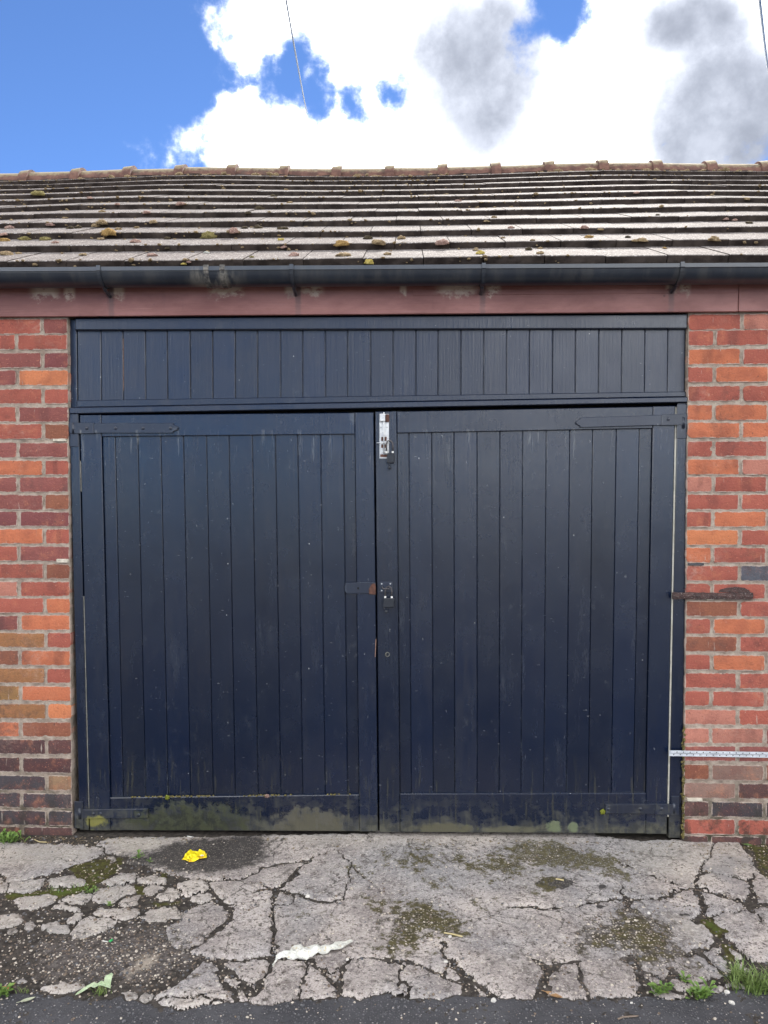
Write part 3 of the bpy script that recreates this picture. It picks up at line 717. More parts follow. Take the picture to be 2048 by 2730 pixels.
crack('C', [(770, 465), (740, 402), (730, 360)], .004); crack('C', [(640, 480), (760, 502)], .003); crack('C', [(780, 468), (790, 540)], .012)
crack('C', [(1360, 738), (1280, 770), (1202, 790), (1150, 830)], .007); crack('C', [(1372, 740), (1400, 832), (1440, 902), (1460, 950)], .015)
crack('C', [(1202, 790), (1270, 842), (1340, 902), (1422, 952), (1340, 1002)], .008); crack('C', [(1050, 900), (1110, 972), (1150, 986), (1332, 1000), (1390, 1020)], .007)
crack('C', [(190, 850), (250, 892), (270, 932), (240, 992), (215, 1075)], .011); crack('C', [(260, 930), (330, 872), (400, 862), (470, 860), (462, 922), (490, 982), (520, 1024), (520, 1080)], .007)
crack('C', [(300, 850), (330, 872)], .004); crack('C', [(780, 830), (830, 922), (860, 982), (880, 1066)], .015); crack('C', [(870, 990), (960, 1012), (1040, 992), (1062, 1030), (1180, 1070)], .008)
crack('C', [(860, 905), (960, 960), (1010, 995)], .004); crack('C', [(1000, 985), (1060, 940), (1110, 972)], .007); crack('C', [(1290, 1000), (1440, 960), (1600, 935), (1900, 940)], .012)

blobs = [('B', 812, 855, 55, 26, 1), ('A', 1385, 480, 34, 20, 1), ('C', 310, 372, 120, 40, 0), ('B', 118, 92, 14, 10, 0), ('C', 605, 392, 30, 16, 0), ('C', 600, 518, 26, 12, 0), ('C', 1138, 572, 26, 11, 0), ('B', 1425, 862, 12, 9, 0)]
SD = np.minimum(np.minimum(np.maximum(SB, -0.06), CR), np.minimum(-sdf(top_soil), -sdf(rt_soil)))
SD = np.minimum(SD, -sdf(WL))
SD = np.maximum(SD, np.minimum(SI, SB))

def soft(tile, pts, blur=0.03, amt=1.0):
    d = sdf(tl(tile, pts), 0.12); return np.clip((d + blur) / (2 * blur), 0, 1) * amt

MOSS = np.zeros(XX.shape); AGG = np.zeros(XX.shape); DARK = np.zeros(XX.shape); PALE = np.zeros(XX.shape)
def mx_(F, f): np.maximum(F, f, out=F)
for t, pts, a in [('B', [(730, 170), (1050, 160), (1180, 190), (1150, 262), (1060, 312), (860, 292), (720, 290)], .62), ('B', [(1180, 200), (1420, 190), (1659, 150), (1900, 150), (1659, 320), (1450, 335), (1250, 312)], .66),
                  ('C', [(0, 150), (190, 90), (330, 80), (520, 150), (700, 192), (785, 335), (690, 345), (520, 295), (200, 285), (0, 290)], .72), ('C', [(560, 240), (700, 210), (780, 335), (640, 300)], .9),
                  ('B', [(1000, 350), (1150, 345), (1130, 402), (1010, 402)], .75), ('B', [(620, 450), (1000, 470), (1290, 540), (1370, 650), (1250, 730), (1150, 790), (1000, 860), (800, 820), (690, 740), (800, 600), (630, 520)], .60),
                  ('B', [(1290, 480), (1480, 470), (1500, 520), (1330, 540)], .7), ('B', [(440, 290), (520, 255), (570, 270), (520, 310)], .85), ('B', [(560, 310), (680, 300), (700, 350), (640, 330)], .7),
                  ('B', [(380, 560), (600, 590), (590, 640), (400, 600)], .55), ('B', [(150, 560), (340, 550), (330, 590), (180, 600)], .5),
                  ('C', [(520, 620), (800, 560), (1060, 630), (1160, 740), (1120, 870), (900, 920), (700, 800), (480, 790)], .52), ('C', [(195, 390), (250, 345), (310, 340), (300, 405), (220, 408)], 1.1)]:
    mx_(MOSS, soft(t, pts, 0.09, a * 1.12))
for t, pts, a in [('B', [(720, 160), (1200, 150), (1900, 130), (1659, 350), (1250, 330), (720, 310)], .55), ('B', [(640, 440), (1000, 460), (1290, 530), (1390, 650), (1250, 740), (1000, 870), (780, 830), (680, 740)], .75),
                  ('C', [(420, 640), (520, 570), (800, 530), (1060, 620), (1180, 740), (1140, 890), (900, 940), (690, 810), (380, 800)], .95), ('A', [(200, 700), (560, 690), (1000, 620), (1250, 720), (1340, 820), (1250, 900), (900, 1000), (300, 980), (150, 900)], .9),
                  ('C', [(450, 930), (560, 980), (720, 1010), (700, 1070), (520, 1060)], .8), ('A', [(1000, 150), (1380, 150), (1440, 260), (1300, 300), (1000, 260)], .45)]:
    mx_(AGG, soft(t, pts, 0.12, a * .85))
mx_(AGG, soft('B', [(0, 560), (1659, 520), (1659, 1080), (0, 1080)], 0.08, .26)); mx_(AGG, soft('C', [(0, 520), (700, 520), (900, 1080), (0, 1080)], 0.08, .30))
for t, pts, a in [('A', [(900, 190), (1120, 110), (1300, 88), (1500, 66), (1700, 66), (1680, 160), (1659, 240), (1520, 285), (1300, 320), (1060, 300), (950, 250)], 1.0),
                  ('A', [(700, 180), (960, 160), (1060, 300), (850, 300), (680, 240)], .75), ('C', [(195, 390), (300, 330), (440, 350), (410, 405), (260, 412)], 1.0), ('C', [(170, 90), (520, 100), (500, 130), (200, 130)], .35),
                  ('A', [(-100, 640), (200, 660), (330, 760), (200, 900), (60, 1060), (-100, 1060)], .8)]:
    mx_(DARK, soft(t, pts, 0.055, a))
for t, pts, a in [('A', [(-900, 100), (640, 140), (560, 200), (400, 250), (-900, 290)], .55), ('A', [(650, 85), (1130, 80), (1000, 150), (760, 185)], .75), ('C', [(780, 120), (1470, 110), (1590, 290), (1210, 390), (800, 260)], .45),
                  ('B', [(0, 55), (1900, 60), (1900, 110), (700, 140), (300, 130)], .35), ('A', [(880, 810), (1010, 790), (1000, 900), (820, 960), (740, 920)], 0.9), ('C', [(1060, 580), (1300, 640), (1200, 720), (1080, 660)], .6)]:
    mx_(PALE, soft(t, pts, 0.04, a))
for p in isl: mx_(PALE, soft('A', p, 0.05, .62))
for t, cx, cy, rx, ry, cut in blobs:
    pts = [(cx + rx * math.cos(q * .5236), cy + ry * math.sin(q * .5236)) for q in range(12)]
    if cut: SD = np.minimum(SD, -sdf(tl(t, pts)))
    else: mx_(DARK, soft(t, pts, 0.010, 1.1))
MOSSB = MOSS.copy()
for t, pts, a in [('A', [(430, 260), (600, 205), (760, 195), (800, 200), (700, 330), (560, 380), (450, 330)], .75), ('A', [(520, 320), (660, 250), (640, 350), (560, 375)], .95), ('A', [(300, 405), (540, 375), (640, 380), (560, 400), (400, 445), (330, 470), (310, 440)], 1.15),
                  ('A', [(20, 425), (300, 405), (310, 430), (120, 465), (30, 455)], 1.0), ('A', [(850, 370), (920, 370), (900, 440), (860, 430)], 1.0), ('A', [(1010, 290), (1070, 290), (1060, 350), (1010, 340)], .95),
                  ('A', [(900, 470), (1150, 470), (1140, 500), (950, 500)], .7), ('C', [(1230, 590), (1300, 580), (1390, 660), (1370, 710), (1300, 660)], 1.15), ('C', [(1370, 740), (1420, 740), (1450, 790), (1420, 870), (1390, 820)], 1.1),
                  ('C', [(1500, 90), (2300, 90), (2300, 440), (1620, 330)], .6), ('C', [(1340, 560), (1450, 540), (1400, 575)], .9)]:
    mx_(MOSSB, soft(t, pts, 0.018, a))

# connected pieces
def label(mask):
    lab = np.zeros(mask.shape, np.int32); par = [0]
    def find(a):
        while par[a] != a: par[a] = par[par[a]]; a = par[a]
        return a
    prev = []
    for j in range(mask.shape[0]):
        row = mask[j].astype(np.int8); d = np.diff(np.concatenate(([0], row, [0])))
        st = np.where(d == 1)[0]; en = np.where(d == -1)[0]; cur = []; q = 0
        for s, e in zip(st, en):
            L = 0
            for (ps, pe, pl) in prev:
                if ps < e and pe > s:
                    r = find(pl)
                    if L == 0: L = r
                    elif r != L: par[max(r, L)] = min(r, L); L = min(r, L)
            if L == 0: par.append(len(par)); L = len(par) - 1
            lab[j, s:e] = L; cur.append((s, e, L))
        prev = cur
    root = np.array([find(i) for i in range(len(par))]); return root[lab]

core = SD > 0.0015
LAB = label(core)
ids, cnt = np.unique(LAB[LAB > 0], return_counts=True)
big = [i for i, c in zip(ids, cnt) if c > 60]
tiny = [i for i, c in zip(ids, cnt) if c <= 60]
grow = LAB.copy()
for _ in range(3):
    for ax, s in ((0, 1), (0, -1), (1, 1), (1, -1)):
        r = np.roll(grow, s, ax); grow = np.where((grow == 0) & (SD > -0.008), r, grow)
hn = fbm(XX, YY, 9, 40) * 0.006 - 0.003 + fbm(XX, YY, 60, 50) * 0.0016
drop = np.clip(1 - SD / 0.0048, 0, 2.6); DROP = 0.0040 * drop ** 1.5
POS_IDX = np.full(XX.shape, -1)

def raster_mesh(name, cellmask, zfield, attrs):
    used = np.zeros(XX.shape, bool)
    cj, ci = np.where(cellmask)
    for a, b in ((0, 0), (1, 0), (0, 1), (1, 1)): used[cj + a, ci + b] = True
    idx = np.full(XX.shape, -1, np.int32); uj, ui = np.where(used); idx[uj, ui] = np.arange(len(uj))
    V = np.stack([XX[uj, ui], YY[uj, ui], zfield[uj, ui]], 1)
    Q = np.stack([idx[cj, ci], idx[cj, ci + 1], idx[cj + 1, ci + 1], idx[cj + 1, ci]], 1)
    me = fast_mesh(name, V, Q)
    for n, F in attrs.items(): put_attr(me, n, F[uj, ui])
    return me

apron = tag(empty('concrete_apron', (0, -0.5, 0)), 'cracked concrete apron in front of the garage doors', None, None, 'structure')
zc_all = hn - DROP
crumb = np.zeros((ny - 1, nx - 1), bool)
def cells_of(sel):
    v = np.isin(grow, sel)
    return v[:-1, :-1] & v[1:, :-1] & v[:-1, 1:] & v[1:, 1:]
for i in big:
    cm = cells_of([i])
    if cm.sum() < 40: continue
    cj, ci = np.where(cm)
    tilt = RNG.normal(0, 0.008, 2) if cm.sum() < 6000 else (0, 0)
    lift = RNG.uniform(-0.001, 0.004)
    zf = zc_all + lift + tilt[0] * (XX - gx[ci].mean()) + tilt[1] * (YY - gy[cj].mean())
    o = link('concrete_piece', raster_mesh('concrete piece', cm, zf, {'moss': MOSS, 'agg': AGG, 'dark': DARK, 'pale': PALE}), M['concrete'], None, True)
    o.parent = apron; o.matrix_parent_inverse = apron.matrix_world.inverted() if False else o.matrix_parent_inverse
    o.location = -apron.location
if tiny:
    cm = cells_of(tiny)
    if cm.any():
        o = link('concrete_crumbs', raster_mesh('concrete crumbs', cm, zc_all, {'moss': MOSS, 'agg': AGG, 'dark': DARK, 'pale': PALE}), M['concrete'], apron, True)
        o.location = -apron.location; o['kind'] = 'stuff'

# soil bed below the pieces (coarser) and the asphalt lane in front
zb = -0.0055 + (fbm(XX, YY, 40, 60) - .5) * 0.004 + np.clip(MOSSB - .6, 0, 1) * 0.010 + np.clip(AGG, 0, 1) * 0.003
bm_ = np.zeros((ny - 1, nx - 1), bool); bm_[:, :] = True
st = 2
uj, ui = np.meshgrid(np.arange(0, ny, st), np.arange(0, nx, st), indexing='ij'); sh = uj.shape
V = np.stack([XX[uj, ui].ravel(), YY[uj, ui].ravel(), zb[uj, ui].ravel()], 1)
I = np.arange(V.shape[0]).reshape(sh)
Q = np.stack([I[:-1, :-1].ravel(), I[:-1, 1:].ravel(), I[1:, 1:].ravel(), I[1:, :-1].ravel()], 1)
me = fast_mesh('soil bed', V, Q)
AGB = np.clip(AGG * (1 - DARK * .3), 0, 1)
for n, F in (('moss', MOSSB), ('agg', AGB), ('pale', PALE * (AGG > .2))): put_attr(me, n, F[uj, ui].ravel())
tag(link('soil', me, M['bed'], None, True), 'dark soil and grit between the concrete pieces', None, None, 'structure')
za = -0.0035 + (fbm(XX, YY, 14, 70) - .5) * 0.007 + (fbm(XX, YY, 120, 80) - .5) * 0.004 - 0.006 * np.clip(1 - SA / 0.012, 0, 2) ** 2
v = SA > -0.012
cm = v[:-1, :-1] & v[1:, :-1] & v[:-1, 1:] & v[1:, 1:]
lane = link('asphalt_lane', raster_mesh('asphalt lane', cm, za, {}), M['asphalt'], None, True)
tag(lane, 'worn dark asphalt lane along the front of the apron', None, None, 'structure')
# the lane carries on behind the camera and to the sides
bm = bmesh.new()
def sheet(x0, x1, y0, y1, z):
    vs = [bm.verts.new(p) for p in ((x0, y0, z), (x1, y0, z), (x1, y1, z), (x0, y1, z))]; bm.faces.new(vs)
sheet(-60, 60, -7.5, GY0 + 0.02, -0.009)
sheet(-60, GX0 + 0.02, GY0 + 0.02, -0.2, -0.012); sheet(GX1 - 0.02, 60, GY0 + 0.02, -0.2, -0.012)
tag(link('road', bm_me(bm), M['asphalt']), 'asphalt back lane behind the camera', None, None, 'structure')
bm = bmesh.new()
for a in range(1):
    vs = [bm.verts.new(p) for p in ((-900, -900, -0.03), (900, -900, -0.03), (900, 900, -0.03), (-900, 900, -0.03))]; bm.faces.new(vs)
tag(link('ground', bm_me(bm), mat_simple('packed earth', (0.07, 0.065, 0.045), (0.11, 0.10, 0.075), 3.0, 0.95, 0.01)), None, None, None, 'structure')

# ------------------------------------------------------------------ garage
garage = tag(empty('garage', (0, 0, 0)), 'red brick garage with black boarded double doors under a mossy tiled roof', 'garage')
XL, XR = -1.4363, 1.1571        # brick edges of the doorway
WALL_T = 0.215
WEXT = 4.0

COURSE = [2.2010, 2.135, 2.0578, 1.9846, 1.9065, 1.8291, 1.7571, 1.6789, 1.6044, 1.5322, 1.4591, 1.3868, 1.312, 1.2387, 1.163, 1.0872, 1.0152, 0.9424, 0.8687, 0.7918, 0.7148, 0.6401, 0.5621, 0.4832, 0.4083, 0.3308, 0.2533, 0.1757, 0.1012, 0.0300]
BC = {'r': lin(178, 96, 78), 'o': lin(208, 120, 82), 'O': lin(220, 134, 88), 'm': lin(150, 86, 78), 'M': lin(134, 74, 72), 'p': lin(196, 128, 108), 'b': lin(96, 68, 64), 'B': lin(84, 58, 57), 'k': lin(72, 66, 69),
      'y': lin(172, 118, 74), 'Y': lin(158, 118, 72), 't': lin(160, 128, 96), 'g': lin(98, 102, 110), 'n': lin(150, 92, 68), 'w': lin(150, 118, 104)}
LEFT = ['rm', 'rr', 'mM', 'mO', 'rr', 'rm', 'rn', 'mm', 'or', 'mm', 'mn', 'MM', 'or', 'rm', 'rn', 'pr', 'ro', 'mo', 'yr', 'no', 'yr', 'Yo', 'yO', 'on', 'Bb', 'BB', 'kt', 'kk', 'kk', 'bb']
RIGHT = ['rp', 'rrr', 'or', 'roo', 'rr', 'ooo', 'oo', 'rro', 'op', 'pro', 'rr', 'roo', 'Or', 'oro', 'rg', 'rrr', 'nr', 'ror', 'nr', 'ror', 'rr', 'rrr', 'pr', 'ppm', 'mm', 'nwn', 'wb', 'bkk', 'rrn', 'bb']

def brick_mesh(L, H, seed):
    r = random.Random(seed); nxs, nzs = (12 if L > .15 else 7), 4
    bm = bmesh.new(); front = []
    amp = 0.0020
    ol = [r.uniform(-1, 1) for _ in range(64)]
    for j in range(nzs + 1):
        row = []
        for i in range(nxs + 1):
            x = L * i / nxs; z = H * j / nzs; y = r.uniform(-.0012, .0012)
            ed = (i in (0, nxs)) or (j in (0, nzs))
            if ed:
                y += 0.0018
                if i == 0: x += abs(r.gauss(0, amp)) * .8
                if i == nxs: x -= abs(r.gauss(0, amp)) * .8
                if j == 0: z += abs(r.gauss(0, amp)) * .6
                if j == nzs: z -= abs(r.gauss(0, amp)) * .8
                if i in (0, nxs) and j in (0, nzs):
                    q = r.uniform(.001, .0045); x += q if i == 0 else -q; z += q if j == 0 else -q
            row.append(bm.verts.new((x, y, z)))
        front.append(row)
    for j in range(nzs):
        for i in range(nxs): bm.faces.new((front[j][i], front[j][i + 1], front[j + 1][i + 1], front[j + 1][i]))
    rim = [front[0][i] for i in range(nxs + 1)] + [front[j][nxs] for j in range(1, nzs + 1)] + [front[nzs][i] for i in range(nxs - 1, -1, -1)] + [front[j][0] for j in range(nzs - 1, 0, -1)]
    back = [bm.verts.new((v.co.x, 0.045, v.co.z)) for v in rim]
    n = len(rim)
    for i in range(n): bm.faces.new((rim[i], back[i], back[(i + 1) % n], rim[(i + 1) % n]))
    me = bm_me(bm, 'brick'); me.materials.append(M['brick']); me.polygons.foreach_set('use_smooth', [True] * len(me.polygons)); me.set_sharp_from_angle(angle=math.radians(50))
    return me

BL, BH, JT = 0.2135, 0.0660, 0.0105
STR = [brick_mesh(BL, BH, i) for i in range(9)]
HLF = [brick_mesh(0.1025, BH, 50 + i) for i in range(7)]

def brick_wall(side):
    x0, x1 = (-WEXT, XL - 0.0015) if side < 0 else (XR + 0.0015, WEXT)
    bm = bmesh.new()
    # mortar body with a lightly uneven face
    n = 90; m = 150
    xs = [x0 + (x1 - x0) * i / n for i in range(n + 1)]; zs = [-0.05 + 2.40 * j / m for j in range(m + 1)]
    g = [[bm.verts.new((x, 0.0045 + 0.0022 * mnoise.noise(Vector((x * 30, z * 30, 0))), z)) for x in xs] for z in zs]
    for j in range(m):
        for i in range(n): bm.faces.new((g[j][i], g[j][i + 1], g[j + 1][i + 1], g[j + 1][i]))
    rim = [g[0][i] for i in range(n + 1)] + [g[j][n] for j in range(1, m + 1)] + [g[m][i] for i in range(n - 1, -1, -1)] + [g[j][0] for j in range(m - 1, 0, -1)]
    back = [bm.verts.new((v.co.x, WALL_T, v.co.z)) for v in rim]; q = len(rim)
    for i in range(q): bm.faces.new((rim[i], back[i], back[(i + 1) % q], rim[(i + 1) % q]))
    bm.faces.new(back[::-1])
    wall = link('brick_wall', bm_me(bm), M['mortar'], garage)
    far = []
    for c, zt in enumerate(COURSE):
        seq = (LEFT if side < 0 else RIGHT)[c]
        if side < 0: seq = seq[::-1]
        half = (c % 2 == 0) if side < 0 else (c % 2 == 1)
        if side < 0 and c in (26, 27, 28): pass
        x = (XL if side < 0 else XR) + random.uniform(-.0012, .0012)
        i = 0
        while True:
            L = 0.1025 if (half and i == 0) else BL
            me = random.choice(HLF if L < .15 else STR)
            xa = x - L if side < 0 else x
            if (xa + L < -WEXT + .05) or (xa > WEXT - L): break
            if i < len(seq): col = BC[seq[i]]
            else: col = BC[random.choice('rrrromnpo' if c < 24 else 'bBkmkn')]
            jit = random.uniform(.9, 1.08)
            colr = tuple(v * jit * .74 for v in col) + (1,)
            if xa + L > -3.42 and xa < 3.14:
                b = bpy.data.objects.new('brick', me); COL.objects.link(b); b.parent = wall
                b.location = (xa, random.uniform(-.0015, .002), zt - BH); b.color = colr
                b.rotation_euler = (0, random.gauss(0, .006), 0)
            else: far.append((xa, zt - BH, me, colr))
            x = xa - JT if side < 0 else xa + L + JT
            i += 1
    # bricks far outside the frame: one joined part
    bm = bmesh.new()
    for xa, z, me, colr in far:
        r = bmesh.ops.create_cube(bm, size=1.0); L = max(v.co.x for v in me.vertices)
        for v in r['verts']: v.co = Vector((xa + (v.co.x + .5) * L, (v.co.y + .5) * .045, z + (v.co.z + .5) * BH))
    o = link('brick', bm_me(bm), M['brick'], wall); o['kind'] = 'stuff'; o.color = tuple(v * .8 for v in BC['r']) + (1,)
    return wall

wl = brick_wall(-1); wr = brick_wall(1)
# gable and rear walls close the building
for nm, b in (('side_wall', (-WEXT, -WEXT + .2, WALL_T + .003, 6.6, -.05, 2.38)), ('side_wall', (WEXT - .2, WEXT, WALL_T + .003, 6.6, -.05, 2.38)), ('rear_wall', (-WEXT + .203, WEXT - .203, 6.38, 6.6, -.05, 2.38))):
    link(nm, bm_me(box(*b)), M['mortar'], garage)

# slips of slate and wood bedded in the joints
for x0, x1, y0, y1, m in ((143, 177, 1170, 1177, 'palewood'), (152, 184, 1490, 1500, 'palewood'), (1835, 1876, 1501, 1507, 'slate'), (1832, 1872, 2128, 2135, 'palewood'), (1883, 1902, 1595, 1600, 'palewood')):
    a = P(x0, y1); b = P(x1, y0)
    link('packing_slip', bm_me(box(a.x, b.x, -0.006, 0.03, a.z, b.z, .0015)), M[m], garage)

# ------------------------------------------------------------------ doorway: frame, boarded panel over, two leaves
def lean(x, z):
    return x + (1.72 - z) / 0.99 * float(np.interp(x, [-1.4, -.14, 1.12], [.0155, .010, -.011]))

def seg(xa, xb, zb0, zb1, zt0, zt1):
    """board outline: bottom z at its two ends, top z at its two ends"""
    return [(lean(xa, zb0), zb0), (lean(xb, zb1), zb1), (lean(xb, zt1), zt1), (lean(xa, zt0), zt0)]

def line(x, p, q): return p[1] + (q[1] - p[1]) * (x - p[0]) / (q[0] - p[0])

frame = link('door_frame', bm_me(box(XL - .01, XR + .01, 0.085, 0.10, 0.004, 2.30)), M['void'], garage)   # dark backing behind the joints
tt = ((-1.40, 1.826), (1.16, 1.862)); tb = ((-1.40, 1.800), (1.16, 1.839))
def part(name, poly, y0, y1, mat, parent, bev=.002):
    return link(name, bm_me(slab(poly, y0, y1, bev)), mat, parent)
xl0, xl1 = -1.4330, -1.3990
part('post', seg(-1.4375, -1.3985, .012, .012, 1.798, 1.798), .016, .083, M['paint'], frame)
part('post', seg(1.1200, 1.1690, .012, .012, 1.836, 1.836), .016, .083, M['paint'], frame)
part('post', [(-1.4400, 1.828), (-1.4105, 1.828), (-1.4105, 2.203), (-1.4400, 2.203)], .030, .083, M['paint_top'], frame)
part('transom', [(-1.4340, 1.7995), (1.1590, 1.839), (1.1590, 1.861), (-1.4340, 1.8255)], .004, .083, M['paint_top'], frame, .003)
# panel over the doors
over = part('over_panel', [(-1.4085, 1.8275), (1.1565, 1.8625), (1.1565, 2.199), (-1.4085, 2.199)], .0362, .080, M['paint_top'], garage, 0)
ot = ((-1.41, 2.1535), (1.157, 2.1435)); ob = ((-1.41, 1.8585), (1.157, 1.8855))
part('top_rail', [(-1.4090, ot[0][1]), (1.1570, ot[1][1]), (1.1570, 2.2035), (-1.4090, 2.2035)], .010, .044, M['paint_top'], over, .004)
part('bottom_rail', [(-1.4085, 1.8280), (1.1570, 1.8635), (1.1570, ob[1][1]), (-1.4085, ob[0][1])], .020, .044, M['paint_top'], over, .003)
oj = [-1.4080, -1.3058, -1.2107, -1.1143, -1.0195, -0.9218, -0.8258, -0.73, -0.6344, -0.5374, -0.4421, -0.347, -0.252, -0.1557, -0.0599, 0.0342, 0.1292, 0.2241, 0.3198, 0.4157, 0.5109, 0.6068, 0.7022, 0.7984, 0.8944, 0.9895, 1.0844, 1.1565]
for i in range(len(oj) - 1):
    a, b = oj[i] + .0013, oj[i + 1] - .0013
    yy = .030 + random.uniform(-.0015, .0015)
    part('board', [(a + random.uniform(-.0006, .0006), line(a, *ob) - .004), (b, line(b, *ob) - .004), (b + random.uniform(-.0006, .0006), line(b, *ot) + .004), (a, line(a, *ot) + .004)], yy, .045, M['paint_top'], over, .0025)
# light slipping through one joint, painted as a tan strip
part('bare_or_lit_edge', [(-1.2118, 1.90), (-1.2094, 1.90), (-1.2094, 2.12), (-1.2118, 2.12)], .034, .0455, M['wood'], over, 0)

def door_leaf(left):
    if left:
        js = [-1.3038, -1.2489, -1.1505, -1.0523, -0.9542, -0.8556, -0.7587, -0.6596, -0.5607, -0.4651, -0.3681, -0.2713, -0.2206]
        x0, x1 = -1.3945, -0.1420
        top = ((-1.396, 1.7965), (-.1407, 1.8035)); tr = ((-1.30, 1.703), (-.22, 1.711)); br = ((-1.30, .152), (-.22, .178)); bo = ((-1.39, .008), (-.14, .020))
    else:
        js = [-0.0451, 0.0054, 0.1023, 0.1959, 0.2932, 0.3888, 0.4843, 0.5834, 0.6809, 0.7767, 0.8744, 0.9705, 1.0223]
        x0, x1 = -0.1352, 1.1120
        top = ((-.1368, 1.8065), (1.116, 1.826)); tr = ((-.045, 1.715), (1.022, 1.732)); br = ((-.045, .184), (1.022, .198)); bo = ((-.137, .018), (1.116, .026))
    yS, yB = .020, .0325
    leaf = part('door_leaf', seg(x0 + .004, x1 - .004, line(x0, *bo) + .006, line(x1, *bo) + .006, line(x0, *top) - .006, line(x1, *top) - .006), .0390, .066, M['paint'], garage, 0)
    o = leaf
    if left: o['label'] = 'left door leaf, mossy along its bottom rail'
    else: o['label'] = 'right door leaf, with bolt, staple and keyhole'
    for a, b in ((x0, js[0]), (js[-1], x1)):
        part('stile', seg(a, b, line(a, *bo), line(b, *bo), line(a, *top), line(b, *top)), yS, .046, M['paint'], leaf, .0025)
    part('top_rail', seg(js[0] + .0006, js[-1] - .0006, line(js[0], *tr), line(js[-1], *tr), line(js[0], *top) - .0008, line(js[-1], *top) - .0008), yS + .0006, .046, M['paint'], leaf, .003)
    part('bottom_rail', seg(js[0] + .0006, js[-1] - .0006, line(js[0], *bo) + .0008, line(js[-1], *bo) + .0008, line(js[0], *br), line(js[-1], *br)), yS + .0006, .046, M['paint'], leaf, .003)
    for i in range(len(js) - 1):
        a, b = js[i] + .0009, js[i + 1] - .0009
        yy = yB + random.uniform(-.001, .001)
        part('board', seg(a, b, line(a, *br) - .003, line(b, *br) - .003, line(a, *tr) + .003, line(b, *tr) + .003), yy, .0458, M['paint'], leaf, .0022)
    return leaf

leafL = door_leaf(True); leafR = door_leaf(False)
# pale beige strips in the hinge gaps
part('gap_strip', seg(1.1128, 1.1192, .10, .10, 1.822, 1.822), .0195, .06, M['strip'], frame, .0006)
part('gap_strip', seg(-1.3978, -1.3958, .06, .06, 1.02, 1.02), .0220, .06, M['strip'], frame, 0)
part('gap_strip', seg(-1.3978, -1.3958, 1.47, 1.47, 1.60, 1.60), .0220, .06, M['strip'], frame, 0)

def strap_hinge(leaf, plate, strap, tipx, rivets, band=None, Y=.020):
    """plate on the post (px box), strap across the leaf (four px corners), rounded tip, rivet heads"""
    x0, x1, y0, y1 = plate
    a, b = P(x0, y1, Y), P(x1, y0, Y)
    post_y = .016
    hp = part('hinge', [(a.x, a.z), (b.x, a.z), (b.x, b.z), (a.x, b.z)], post_y - .0055, post_y, M['iron'], leaf, .0012)
    pts = [P(x, y, Y) for x, y in strap]           # bottom-left, bottom-right, top-right, top-left
    poly = [(p.x, p.z) for p in pts]
    if tipx:
        t = P(tipx, 0, Y).x
        if t > poly[1][0]:
            zb, zt = poly[1][1], poly[2][1]; xx = poly[1][0]
            poly[2:2] = [(xx + .001, zb + (zt - zb) * .2), (t - .004, zb + (zt - zb) * .32), (t, (zb + zt) / 2), (t - .004, zb + (zt - zb) * .68), (xx + .001, zb + (zt - zb) * .8)]
        else:
            zb, zt = poly[0][1], poly[3][1]; xx = poly[0][0]
            poly += [(xx - .001, zb + (zt - zb) * .8), (t + .004, zb + (zt - zb) * .68), (t, (zb + zt) / 2), (t + .004, zb + (zt - zb) * .32), (xx - .001, zb + (zt - zb) * .2)]
    s = part('strap', poly, .0105 - .0005, .0206, M['iron'], leaf, .0014)
    if band:
        q = [P(x, y, Y) for x, y in band]
        part('strap_band', [(p.x, p.z) for p in q], .0070, .0100, M['iron'], leaf, .0012)
    for x, y in rivets:
        p = P(x, y, Y); bm = bmesh.new()
        inb = band and min(c[0] for c in band) <= x <= max(c[0] for c in band)
        bmesh.ops.create_uvsphere(bm, u_segments=10, v_segments=6, radius=.0075)
        for v_ in bm.verts: v_.co = Vector((v_.co.x + p.x, v_.co.y * .45 + (.0070 if inb else .0100), v_.co.z + p.z))
        link('rivet', bm_me(bm), M['iron'], leaf, True)
    # knuckle
    kx = (x0 + 12 if x0 < 1000 else x1 - 12)
    pa, pb = P(kx, strap[0][1] + 2, .01), P(kx, strap[3][1] - 2, .01)
    link('knuckle', bm_me(tube([(pa.x, .011, pa.z), (pa.x, .011, pb.z)], .0065, 10)), M['iron'], leaf, True)

strap_hinge(leafL, (184, 210, 1104, 1191), [(184, 1155), (462, 1155), (462, 1128.5), (184, 1129)], 469.5, [(235, 1142), (311, 1142), (384, 1142), (457, 1142)], [(184, 1156.5), (253, 1156.5), (253, 1127.5), (184, 1127.5)])
strap_hinge(leafR, (1803, 1834, 1079, 1169), [(1547, 1140), (1832, 1132), (1832, 1105), (1547, 1114)], 1540.6, [(1779, 1118)], [(1761, 1135), (1832, 1133), (1832, 1104), (1761, 1106)])
strap_hinge(leafL, (201, 223, 2135, 2206), [(201, 2181), (396, 2178), (396, 2154), (201, 2157)], None, [(252, 2167), (271, 2167), (372, 2170)])
strap_hinge(leafR, (1788, 1809, 2121, 2170), [(1614, 2166), (1808, 2168), (1808, 2142), (1614, 2143)], None, [(1621, 2155), (1706, 2154), (1762, 2153)], [(1745, 2168.5), (1808, 2169.5), (1808, 2141), (1745, 2142)])

